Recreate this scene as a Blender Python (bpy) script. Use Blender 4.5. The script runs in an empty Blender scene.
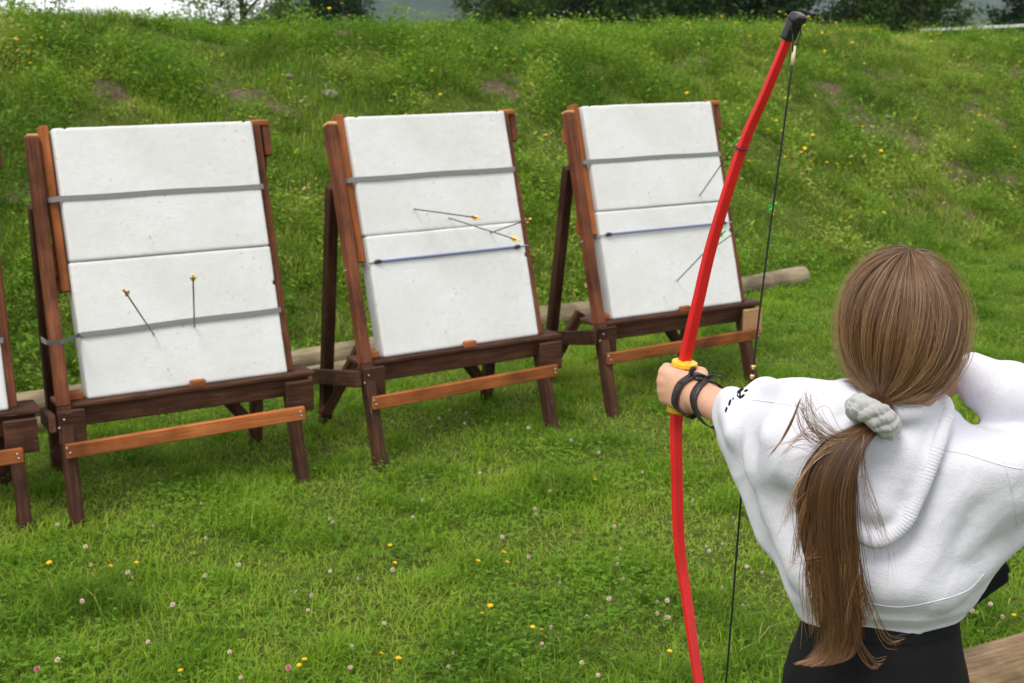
import bpy, bmesh, math, random
import numpy as np
from mathutils import Vector, Matrix
random.seed(7)
rng = np.random.default_rng(11)
R = math.radians
scene = bpy.context.scene
HAZE = True
COL = scene.collection

# ------------------------------------------------------------------ camera maths
FPX, PITCH, CAMH = 1400.0, 0.22382549, 1.85
CAM = np.array([0.0, 0.0, CAMH])
_c, _s = math.cos(PITCH), math.sin(PITCH)
FWD, UPV, RGT = np.array([0, _c, -_s]), np.array([0, _s, _c]), np.array([1.0, 0, 0])

def ray(px, py):
    return FWD + RGT*(px-512)/FPX + UPV*(341.5-py)/FPX
def at(px, py, Y):                       # point seen at px,py at forward distance Y
    d = ray(px, py)
    return CAM + d*(Y/d[1])
def ground_at(px, py, z=0.0):
    d = ray(px, py)
    return CAM + d*((z-CAMH)/d[2])
def nrm(v):
    v = np.asarray(v, float)
    return v/np.linalg.norm(v)

# ------------------------------------------------------------------ object helpers
def tag(o, label=None, cat=None, group=None, kind=None):
    if label: o['label'] = label
    if cat: o['category'] = cat
    if group: o['group'] = group
    if kind: o['kind'] = kind
    return o
def empty(name, loc=(0, 0, 0), rz=0.0):
    o = bpy.data.objects.new(name, None)
    o.empty_display_size = 0.1
    COL.objects.link(o)
    o.location = loc
    o.rotation_euler = (0, 0, rz)
    return o
def link(name, me, mat=None, parent=None, smooth=False):
    o = bpy.data.objects.new(name, me)
    COL.objects.link(o)
    if mat is not None: me.materials.append(mat)
    if parent is not None: o.parent = parent
    if smooth: me.polygons.foreach_set('use_smooth', np.ones(len(me.polygons), bool))
    return o
def np_mesh(name, V, loops, starts):
    me = bpy.data.meshes.new(name)
    V = np.ascontiguousarray(V, np.float32)
    me.vertices.add(len(V)); me.vertices.foreach_set('co', V.ravel())
    me.loops.add(len(loops)); me.loops.foreach_set('vertex_index', np.ascontiguousarray(loops, np.int32))
    me.polygons.add(len(starts)); me.polygons.foreach_set('loop_start', np.ascontiguousarray(starts, np.int32))
    me.update(calc_edges=True); me.validate()
    return me
def quads_mesh(name, V, Q):
    Q = np.asarray(Q)
    return np_mesh(name, V, Q.ravel(), np.arange(len(Q))*Q.shape[1])
def fattr(me, name, arr):
    a = me.attributes.new(name, 'FLOAT', 'POINT')
    a.data.foreach_set('value', np.ascontiguousarray(arr, np.float32))
def bm_obj(name, bm, mat=None, parent=None, smooth=False):
    me = bpy.data.meshes.new(name)
    bm.to_mesh(me); bm.free()
    return link(name, me, mat, parent, smooth)

# value noise
_PERM = np.random.default_rng(3).random((256, 256)).astype(np.float32)
def vnoise(x, y, f=1.0, seed=0):
    x = np.asarray(x, float)*f+seed*17.31+1000; y = np.asarray(y, float)*f+seed*7.77+1000
    i = np.floor(x).astype(int); j = np.floor(y).astype(int)
    u = x-i; v = y-j
    u = u*u*(3-2*u); v = v*v*(3-2*v)
    a = _PERM[i % 256, j % 256]; b = _PERM[(i+1) % 256, j % 256]
    c = _PERM[i % 256, (j+1) % 256]; d = _PERM[(i+1) % 256, (j+1) % 256]
    return (a*(1-u)+b*u)*(1-v)+(c*(1-u)+d*u)*v
def fbm(x, y, f=1.0, seed=0, n=4):
    t = 0; a = .5; s = 0
    for k in range(n):
        t = t+a*vnoise(x, y, f*2**k, seed+k*3); s += a; a *= .5
    return t/s

# ------------------------------------------------------------------ materials
def mat_new(name):
    m = bpy.data.materials.new(name); m.use_nodes = True
    nt = m.node_tree
    return m, nt, nt.nodes['Principled BSDF']
def N(nt, kind, **kw):
    n = nt.nodes.new(kind)
    for k, v in kw.items():
        if k in n.inputs: n.inputs[k].default_value = v
        else: setattr(n, k, v)
    return n
def ramp(nt, stops, fac=None):
    n = nt.nodes.new('ShaderNodeValToRGB')
    cr = n.color_ramp
    while len(cr.elements) < len(stops): cr.elements.new(.5)
    for e, (p, c) in zip(cr.elements, stops):
        e.position = p; e.color = (*c, 1)
    if fac is not None: nt.links.new(fac, n.inputs[0])
    return n
def bump(nt, b, h, strength=.3, dist=.01):
    n = N(nt, 'ShaderNodeBump'); n.inputs['Strength'].default_value = strength; n.inputs['Distance'].default_value = dist
    nt.links.new(h, n.inputs['Height']); nt.links.new(n.outputs[0], b.inputs['Normal'])
def coords(nt, scale=(1, 1, 1)):
    tc = N(nt, 'ShaderNodeTexCoord'); mp = N(nt, 'ShaderNodeMapping')
    mp.inputs['Scale'].default_value = scale
    nt.links.new(tc.outputs['Object'], mp.inputs[0])
    return mp.outputs[0]
def noise(nt, vec, scale, detail=4, rough=.55):
    n = N(nt, 'ShaderNodeTexNoise'); n.inputs['Scale'].default_value = scale
    n.inputs['Detail'].default_value = detail; n.inputs['Roughness'].default_value = rough
    nt.links.new(vec, n.inputs['Vector'])
    return n.outputs['Fac']
def mixc(nt, fac, a, b, mode='MIX'):
    n = N(nt, 'ShaderNodeMix', data_type='RGBA', blend_type=mode)
    for i, v in ((0, fac), (6, a), (7, b)):
        if hasattr(v, 'is_output'): nt.links.new(v, n.inputs[i])
        elif i == 0: n.inputs[0].default_value = v
        else: n.inputs[i].default_value = (*v, 1)
    return n.outputs[2]

def plain(name, col, rough=.5, spec=.4, var=.12, scale=40, metallic=0, bmp=0.1):
    m, nt, b = mat_new(name)
    v = coords(nt); nz = noise(nt, v, scale)
    r = ramp(nt, [(.3, tuple(c*(1-var) for c in col)), (.7, tuple(min(1, c*(1+var)) for c in col))], nz)
    nt.links.new(r.outputs[0], b.inputs['Base Color'])
    b.inputs['Roughness'].default_value = rough; b.inputs['Specular IOR Level'].default_value = spec
    b.inputs['Metallic'].default_value = metallic
    if bmp: bump(nt, b, nz, bmp, .002)
    return m

def wood(name, dark, mid, light, rough=.65, weather=None):
    m, nt, b = mat_new(name)
    oi = N(nt, 'ShaderNodeObjectInfo')
    tc = N(nt, 'ShaderNodeTexCoord')
    add = N(nt, 'ShaderNodeVectorMath', operation='ADD')
    sc = N(nt, 'ShaderNodeVectorMath', operation='SCALE'); sc.inputs[3].default_value = 13
    cmb = N(nt, 'ShaderNodeCombineXYZ')
    for i in range(3): nt.links.new(oi.outputs['Random'], cmb.inputs[i])
    nt.links.new(cmb.outputs[0], sc.inputs[0])
    nt.links.new(tc.outputs['Object'], add.inputs[0]); nt.links.new(sc.outputs[0], add.inputs[1])
    mp = N(nt, 'ShaderNodeMapping'); mp.inputs['Scale'].default_value = (1.6, 26, 26)
    nt.links.new(add.outputs[0], mp.inputs[0])
    g = noise(nt, mp.outputs[0], 3.2, 6, .65)
    big = noise(nt, add.outputs[0], 5, 3)
    r = ramp(nt, [(.25, dark), (.5, mid), (.78, light)], g)
    r2 = ramp(nt, [(.28, (.42, .42, .44)), (.5, (.9, .88, .86)), (.72, (1.25, 1.22, 1.2))], big)
    c = mixc(nt, 1.0, r.outputs[0], r2.outputs[0], 'MULTIPLY')
    rr = ramp(nt, [(0, (.8, .8, .8)), (1, (1.15, 1.15, 1.15))], oi.outputs['Random'])
    c = mixc(nt, 1.0, c, rr.outputs[0], 'MULTIPLY')
    if weather:
        sp = noise(nt, mp.outputs[0], 7, 5)
        wr = ramp(nt, [(.66, (0, 0, 0)), (.74, (1, 1, 1))], sp)
        c = mixc(nt, wr.outputs[0], c, weather)
    nt.links.new(c, b.inputs['Base Color'])
    b.inputs['Roughness'].default_value = rough; b.inputs['Specular IOR Level'].default_value = .12
    bump(nt, b, g, .6, .004)
    return m

WOOD_DARK = wood('dark_stained_wood', (.026, .0115, .007), (.062, .027, .016), (.115, .054, .032), weather=(.20, .135, .09))
WOOD_RED = wood('red_stained_wood', (.060, .020, .011), (.125, .043, .021), (.22, .085, .042), weather=(.06, .025, .015))
WOOD_ORANGE = wood('orange_stained_wood', (.21, .062, .020), (.31, .10, .032), (.42, .155, .055))
WOOD_CUT = wood('cut_end_wood', (.36, .20, .09), (.46, .27, .13), (.55, .36, .19))
WOOD_GREY = wood('weathered_log', (.12, .095, .058), (.22, .18, .115), (.33, .275, .185), rough=.85, weather=(.11, .10, .055))
WOOD_TAN = wood('stripped_log', (.10, .065, .036), (.24, .165, .095), (.38, .28, .175), rough=.8, weather=(.09, .06, .035))

def foam_mat():
    m, nt, b = mat_new('white_foam')
    v = coords(nt)
    a = noise(nt, v, 3.5, 5, .6); f = noise(nt, v, 90, 3)
    r = ramp(nt, [(.3, (.54, .54, .525)), (.62, (.615, .618, .62))], a)
    vo = N(nt, 'ShaderNodeTexVoronoi', feature='DISTANCE_TO_EDGE'); vo.inputs['Scale'].default_value = 90
    nt.links.new(v, vo.inputs['Vector'])
    sp = N(nt, 'ShaderNodeTexVoronoi'); sp.inputs['Scale'].default_value = 26
    nt.links.new(v, sp.inputs['Vector'])
    hole = ramp(nt, [(.10, (1, 1, 1)), (.20, (0, 0, 0))], sp.outputs['Distance'])
    sel = ramp(nt, [(.47, (0, 0, 0)), (.60, (1, 1, 1))], noise(nt, v, 6, 4))
    mm = N(nt, 'ShaderNodeMath', operation='MULTIPLY')
    nt.links.new(hole.outputs[0], mm.inputs[0]); nt.links.new(sel.outputs[0], mm.inputs[1])
    mk = N(nt, 'ShaderNodeMath', operation='MULTIPLY'); mk.inputs[1].default_value = .55
    nt.links.new(mm.outputs[0], mk.inputs[0])
    c = mixc(nt, mk.outputs[0], r.outputs[0], (.27, .26, .20))
    st = ramp(nt, [(.56, (0, 0, 0)), (.72, (.42, .42, .42))], noise(nt, v, 15, 6, .7))
    c = mixc(nt, st.outputs[0], c, (.48, .47, .37))
    nt.links.new(c, b.inputs['Base Color'])
    b.inputs['Roughness'].default_value = .8; b.inputs['Specular IOR Level'].default_value = .2
    bump(nt, b, f, .35, .004)
    return m
FOAM = foam_mat()
STRAP_GREY = plain('grey_webbing', (.17, .17, .165), .8, .2, .2, 300)
BUNGEE_BLUE = plain('blue_cord', (.15, .17, .31), .7, .3, .25, 400)
BUNGEE_GREY = plain('grey_cord', (.26, .26, .27), .8, .2, .2, 300)
BLACK_PLASTIC = plain('black_plastic', (.012, .012, .013), .35, .5, .2, 60)
BLACK_RUBBER = plain('black_rubber', (.018, .016, .016), .5, .4, .3, 120)
BLACK_STRING = plain('black_string', (.010, .011, .013), .6, .3, .2, 400)
CREAM_SERVE = plain('cream_serving', (.55, .47, .33), .7, .3, .1, 200)
BRASS = plain('brass', (.62, .42, .16), .3, .5, .1, 50, metallic=1)
YELLOW_PLASTIC = plain('yellow_plastic', (.78, .42, .018), .42, .5, .06, 30)
RED_GLASS = plain('red_fibreglass', (.56, .012, .014), .38, .45, .10, 14, bmp=.03)
STEEL = plain('grey_arrow_shaft', (.055, .06, .05), .5, .5, .1, 90)
SCREW = plain('zinc_screw', (.5, .5, .5), .4, .5, .1, 90, metallic=.8)
FL_YELLOW = plain('yellow_fletching', (.85, .55, .04), .5, .4, .1, 50)
FL_RED = plain('red_fletching', (.65, .07, .03), .5, .4, .1, 50)
FL_GREEN = plain('green_fletching', (.08, .88, .12), .5, .4, .1, 50)
FL_ORANGE = plain('orange_fletching', (.8, .25, .06), .5, .4, .1, 50)
STONE = plain('pale_stone', (.24, .20, .155), .9, .2, .3, 9, bmp=.6)
PAINT_WHITE = plain('weathered_white_paint', (.62, .62, .60), .7, .3, .15, 6)

def leaf_mat(name, stops, trans=.3, rough=.6, spec=.25):
    m = bpy.data.materials.new(name); m.use_nodes = True
    nt = m.node_tree; nt.nodes.clear()
    out = N(nt, 'ShaderNodeOutputMaterial')
    at_ = N(nt, 'ShaderNodeAttribute', attribute_name='rnd')
    r = ramp(nt, stops, at_.outputs['Fac'])
    b = N(nt, 'ShaderNodeBsdfPrincipled'); b.inputs['Roughness'].default_value = rough
    b.inputs['Specular IOR Level'].default_value = spec
    t = N(nt, 'ShaderNodeBsdfTranslucent')
    mul = mixc(nt, 1.0, r.outputs[0], (1.15, 1.2, .7), 'MULTIPLY')
    nt.links.new(r.outputs[0], b.inputs['Base Color']); nt.links.new(mul, t.inputs['Color'])
    ms = N(nt, 'ShaderNodeMixShader'); ms.inputs[0].default_value = trans
    nt.links.new(b.outputs[0], ms.inputs[1]); nt.links.new(t.outputs[0], ms.inputs[2])
    nt.links.new(ms.outputs[0], out.inputs['Surface'])
    return m
GRASS = leaf_mat('grass_blades', [(0, (.075, .155, .010)), (.3, (.135, .245, .016)), (.6, (.195, .325, .022)), (.85, (.245, .365, .034)), (1, (.40, .34, .12))], .40, .65, .12)
BANKGRASS = leaf_mat('bank_grass', [(0, (.070, .135, .014)), (.3, (.130, .225, .022)), (.6, (.200, .305, .034)), (.85, (.29, .36, .07)), (1, (.42, .35, .16))], .38, .65, .12)
CLOVER = leaf_mat('clover_leaves', [(0, (.065, .150, .014)), (.6, (.125, .245, .020)), (1, (.19, .31, .035))], .36, .65, .12)
WEED = leaf_mat('weed_leaves', [(0, (.060, .130, .012)), (.35, (.120, .230, .020)), (.7, (.195, .315, .032)), (.9, (.28, .36, .06)), (1, (.38, .31, .13))], .38, .65, .12)
TREE_DARK = leaf_mat('dark_tree_leaves', [(0, (.012, .032, .014)), (.6, (.025, .055, .018)), (1, (.05, .09, .025))], .2, .7, .1)
TREE_MID = leaf_mat('mid_tree_leaves', [(0, (.025, .055, .016)), (.6, (.05, .095, .022)), (1, (.09, .14, .03))], .25, .7, .1)
TREE_LIGHT = leaf_mat('light_tree_leaves', [(0, (.04, .09, .025)), (.6, (.08, .15, .035)), (1, (.14, .20, .05))], .3, .7, .1)
BARK = wood('bark', (.03, .024, .018), (.06, .048, .035), (.10, .08, .06), .9)
PETAL_Y = plain('yellow_petals', (.85, .50, .015), .6, .2, .15, 200)
PETAL_YB = plain('wild_petals', (.80, .58, .02), .6, .2, .2, 200)
PETAL_W = plain('clover_bloom', (.66, .50, .44), .7, .2, .35, 160)
PETAL_P = plain('pink_clover_bloom', (.55, .20, .28), .7, .2, .25, 300)

# ------------------------------------------------------------------ world, sun, camera
SUN_EL, SUN_AZ = R(60), R(212)            # azimuth clockwise from +Y: behind the photographer, to the left
def build_world():
    w = bpy.data.worlds.new('World'); scene.world = w
    w.use_nodes = True
    nt = w.node_tree; nt.nodes.clear()
    out = N(nt, 'ShaderNodeOutputWorld'); bg = N(nt, 'ShaderNodeBackground')
    sky = N(nt, 'ShaderNodeTexSky', sky_type='NISHITA')
    sky.sun_disc = False; sky.sun_elevation = SUN_EL; sky.sun_rotation = SUN_AZ
    sky.air_density = 1.0; sky.dust_density = 1.5
    tc = N(nt, 'ShaderNodeTexCoord'); mp = N(nt, 'ShaderNodeMapping')
    mp.inputs['Scale'].default_value = (1, 1, 2.4); mp.inputs['Location'].default_value = (.35, .2, 0)
    nt.links.new(tc.outputs['Generated'], mp.inputs[0])
    nz = noise(nt, mp.outputs[0], 2.6, 8, .58)
    r = ramp(nt, [(.36, (0, 0, 0)), (.52, (1, 1, 1))], nz)
    c = mixc(nt, r.outputs[0], sky.outputs[0], (8.6, 8.5, 8.4))
    nt.links.new(c, bg.inputs[0]); bg.inputs[1].default_value = .13
    nt.links.new(bg.outputs[0], out.inputs[0])
    L = bpy.data.lights.new('sun', 'SUN'); L.energy = 2.0; L.angle = R(24); L.color = (1, .94, .85)
    so = bpy.data.objects.new('sun', L); COL.objects.link(so)
    d = Vector((math.sin(SUN_AZ)*math.cos(SUN_EL), math.cos(SUN_AZ)*math.cos(SUN_EL), math.sin(SUN_EL)))
    so.rotation_euler = d.to_track_quat('Z', 'Y').to_euler(); so.location = d*20
build_world()
cd = bpy.data.cameras.new('camera'); cam = bpy.data.objects.new('camera', cd); COL.objects.link(cam)
cam.location = CAM; cam.rotation_euler = (R(90)-PITCH, 0, 0)
cd.sensor_width = 36; cd.lens = 36*FPX/1024; cd.clip_end = 6000; cd.clip_start = .05
cd.dof.use_dof = True; cd.dof.focus_distance = 2.25; cd.dof.aperture_fstop = 11.5
scene.camera = cam
scene.view_settings.view_transform = 'Standard'; scene.view_settings.look = 'None'
scene.view_settings.gamma = 1; scene.view_settings.exposure = 0.55
scene.cycles.max_bounces = 6; scene.cycles.transparent_max_bounces = 4
scene.cycles.use_denoising = True

# ------------------------------------------------------------------ ground
LP0 = np.array([-2.3, 6.42]); LD = nrm([.786, .618]); LN = np.array([-LD[1], LD[0]])
def bank_s(x, y): return (np.asarray(x)-LP0[0])*LN[0]+(np.asarray(y)-LP0[1])*LN[1]
def bank_l(x, y): return (np.asarray(x)-LP0[0])*LD[0]+(np.asarray(y)-LP0[1])*LD[1]
def ground_z(x, y):
    s = bank_s(x, y); l = bank_l(x, y)
    hc = 1.81-.012*np.clip(l, -10, 20)+.07*np.clip((2.5-l)/3, 0, 1)+.10*(vnoise(l, l*0, .45, 5)-.5)
    run = 4.3
    u = np.clip((s-.18)/run, 0, 1)
    h = hc*(.45*u*u*(3-2*u)+.55*u*(2-u)*.5+.275*u)
    drop = np.clip((s-run-1.6)/22, 0, 1)
    h = h-drop*drop*(3-2*drop)*1.5
    m = np.clip((s-.1)/.6, 0, 1)*np.clip(1-(s-30)/20, 0, 1)
    h = h+m*(.24*(fbm(x, y, 1.1, 2)-.5)+.13*(fbm(x, y, 3.4, 9)-.5))
    h = h+.05*(fbm(x, y, .6, 4)-.5)*np.clip(1-s, 0, 1)+.012*(fbm(x, y, 5, 6)-.5)
    return h
BUSHES = [(165, 92, .42, .26), (120, 60, .40, .2), (560, 55, .7, .3), (655, 50, .55, .3), (300, 40, .5, .2), (455, 60, .45, .22), (20, 60, .5, .22),
          (230, 42, .4, .2), (400, 45, .45, .2), (890, 170, .6, .16), (560, 90, .5, .2), (60, 300, .35, .2), (240, 260, .3, .15), (545, 190, .35, .2), (300, 230, .35, .22)]
def bank_hit(px, py):
    d = ray(px, py); t = np.linspace(4, 30, 1500)
    P = CAM+d*t[:, None]
    z = ground_z(P[:, 0], P[:, 1])
    i = np.argmax(P[:, 2] < z)
    return P[i] if i > 0 else P[-1]
BARE_PX = ((248, 96, .40), (880, 128, .55), (985, 118, .35), (960, 172, .28), (205, 120, .20), (600, 75, .22), (40, 195, .25), (700, 60, .2), (110, 85, .22), (500, 92, .2), (905, 195, .2), (830, 90, .2), (270, 245, .18), (1005, 180, .25))
_bp = None
def bare(x, y):                       # 1 where soil shows through the plants
    global _bp
    if _bp is None: _bp = [(bank_hit(px, py), rr) for px, py, rr in BARE_PX]
    b = np.clip((fbm(x, y, 2.3, 71)-.64)*9, 0, 1)*np.clip((fbm(x, y, 9, 79)-.38)*6, 0, 1)
    for p, rr in _bp:
        b = np.maximum(b, np.clip(1.0-1.4*((x-p[0])**2+((y-p[1])*1.2)**2)/rr**2+4.2*(fbm(x, y, 7, 77)-.5), 0, 1))
    return b
def build_ground():
    def axis(lo, hi, step, far):
        core = np.arange(lo, hi+step/2, step)
        g = step*1.3**np.arange(1, 60); g = np.cumsum(g); g = g[g < far]
        return np.concatenate([lo-g[::-1], core, hi+g])
    xs = axis(-7, 11, .09, 3000); ys = axis(1.5, 22, .09, 3000)
    X, Y = np.meshgrid(xs, ys, indexing='ij')
    Z = ground_z(X, Y)
    V = np.stack([X, Y, Z], -1).reshape(-1, 3)
    nx, ny = X.shape
    I = np.arange(nx*ny).reshape(nx, ny)
    Q = np.stack([I[:-1, :-1], I[1:, :-1], I[1:, 1:], I[:-1, 1:]], -1).reshape(-1, 4)
    me = quads_mesh('ground', V, Q)
    fattr(me, 'bank', (np.clip((bank_s(X, Y)-.1)/.5, 0, 1)*bare(X, Y)).ravel())
    m, nt, b = mat_new('turf_and_soil')
    v = coords(nt)
    a = noise(nt, v, 1.3, 5); f = noise(nt, v, 28, 5, .7)
    turf = ramp(nt, [(.35, (.040, .060, .012)), (.62, (.085, .115, .020))], f)
    soil = ramp(nt, [(.3, (.05, .038, .022)), (.55, (.115, .09, .055)), (.75, (.26, .215, .155))], f)
    bk = N(nt, 'ShaderNodeAttribute', attribute_name='bank')
    sel = ramp(nt, [(.25, (0, 0, 0)), (.5, (1, 1, 1))], bk.outputs['Fac'])
    c = mixc(nt, sel.outputs[0], turf.outputs[0], soil.outputs[0])
    nt.links.new(c, b.inputs['Base Color']); b.inputs['Roughness'].default_value = 1; b.inputs['Specular IOR Level'].default_value = .05
    bump(nt, b, f, .8, .03)
    tag(link('ground', me, m, smooth=True), kind='structure')
build_ground()

# ------------------------------------------------------------------ grass and weeds
def blades(P, h, w, lean, az, rnd, curl=.5):
    n = len(P)
    d = np.stack([np.cos(az), np.sin(az), np.zeros(n)], -1)
    sd = np.stack([-np.sin(az+rng.normal(0, .8, n)), np.cos(az), np.zeros(n)], -1)
    sd /= np.linalg.norm(sd, axis=1, keepdims=True)
    up = np.array([0, 0, 1.0])
    h = h[:, None]; w = w[:, None]; lean = lean[:, None]
    p1 = P+d*h*lean*.35+up*h*.55
    p2 = P+d*h*lean+up*h*(1-.45*lean*curl)
    V = np.stack([P-sd*w*.5, P+sd*w*.5, p1+sd*w*.42, p1-sd*w*.42, p2], 1).reshape(-1, 3)
    b = (np.arange(n)*5)[:, None]
    loops = (b+np.array([0, 1, 2, 3, 3, 2, 4])).ravel()
    starts = (np.arange(n)[:, None]*7+np.array([0, 4])).ravel()
    return V, loops, starts, np.repeat(rnd, 5)
def leaves(P, d, nn, L, w, rnd):         # folded rhombus leaves: base, two sides, tip
    n = len(P)
    sd = np.cross(d, nn); sd /= np.linalg.norm(sd, axis=1, keepdims=True)+1e-9
    L = L[:, None]; w = w[:, None]
    V = np.stack([P, P+d*L*.45+sd*w*.5+nn*w*.18, P+d*L, P+d*L*.45-sd*w*.5+nn*w*.18], 1).reshape(-1, 3)
    b = (np.arange(n)*4)[:, None]
    return V, (b+np.array([0, 1, 2, 0, 2, 3])).ravel(), (np.arange(n)[:, None]*6+np.array([0, 3])).ravel(), np.repeat(rnd, 4)
def join_np(parts):
    Vs, Ls, Ss, Rs = [], [], [], []; vo = lo = 0
    for V, l, s, r in parts:
        Vs.append(V); Ls.append(l+vo); Ss.append(s+lo); Rs.append(r); vo += len(V); lo += len(l)
    return np.concatenate(Vs), np.concatenate(Ls), np.concatenate(Ss), np.concatenate(Rs)
def stuff(name, parts, mat, kind='stuff'):
    V, l, s, r = join_np(parts)
    me = np_mesh(name, V, l, s); fattr(me, 'rnd', r)
    return me

def scatter(n, lo, hi):
    return rng.uniform(lo[0], hi[0], n), rng.uniform(lo[1], hi[1], n)
def in_view(x, y, m=.9):
    return (np.abs(x) < .38*y+m)
def build_lawn():
    x, y = scatter(1500000, (-5, 3.2), (8, 15))
    s = bank_s(x, y)
    dens = np.where(y < 5.5, 1.0, np.where(y < 7.5, .8, .6))
    k = in_view(x, y, .7) & (s < .35) & (rng.random(len(x)) < dens*.9)
    x, y = x[k], y[k]
    tall = fbm(x, y, 1.6, 21); tuft = fbm(x, y, 5.0, 31)
    keep = rng.random(len(x)) < np.clip(.6+1.1*(tuft-.3), .4, 1)
    x, y, tall, tuft = x[keep], y[keep], tall[keep], tuft[keep]
    n = len(x)
    h = (.020+.030*np.clip((tall-.35)*2.2, 0, 1)+.060*np.clip((tuft-.52)*3.5, 0, 1))*rng.uniform(.6, 1.45, n)
    w = rng.uniform(.0022, .0050, n)
    col = np.clip(.54+1.2*(fbm(x, y, .9, 41)-.5)-1.3*(tuft-.5)+.8*(vnoise(x, y, 3.3, 43)-.5)+rng.normal(0, .15, n), 0, .87)
    dry = rng.random(n) < .022
    col[dry] = rng.uniform(.9, 1, dry.sum())
    P = np.stack([x, y, ground_z(x, y)-.003], -1)
    parts = [blades(P, h, w, rng.uniform(.3, 1.7, n), rng.uniform(0, 6.283, n), col)]
    o = link('lawn_grass', stuff('lawn_grass', parts, GRASS), GRASS)
    tag(o, 'short rough green lawn grass between the bank and the log rail', 'grass', kind='stuff')
    print('lawn blades', n)
    # clover and plantain leaves low in the turf
    x, y = scatter(420000, (-5, 3.2), (8, 15))
    k = in_view(x, y, .7) & (bank_s(x, y) < .3) & (rng.random(len(x)) < np.clip((fbm(x, y, 2.3, 55)-.44)*4.5, .06, 1)*.8)
    x, y = x[k], y[k]; n = len(x)
    hh = rng.uniform(.015, .065, n)
    az = rng.uniform(0, 6.283, n); parts = []
    rc = np.clip(.5+1.0*(fbm(x, y, 1.7, 61)-.5)+rng.normal(0, .2, n), 0, 1)
    for j in range(3):
        a = az+j*2.094
        d = np.stack([np.cos(a), np.sin(a), rng.uniform(-.2, .45, n)], -1); d /= np.linalg.norm(d, axis=1, keepdims=True)
        nn = np.stack([rng.normal(0, .3, n), rng.normal(0, .3, n), np.ones(n)], -1); nn /= np.linalg.norm(nn, axis=1, keepdims=True)
        P = np.stack([x, y, ground_z(x, y)+hh], -1)
        parts.append(leaves(P, d, nn, rng.uniform(.008, .016, n), rng.uniform(.007, .013, n), rc))
    o = link('clover_leaves', stuff('clover_leaves', parts, CLOVER), CLOVER)
    tag(o, 'small dark green clover leaves low in the lawn turf', 'ground cover', kind='stuff')
    print('clover', n)
build_lawn()

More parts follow.
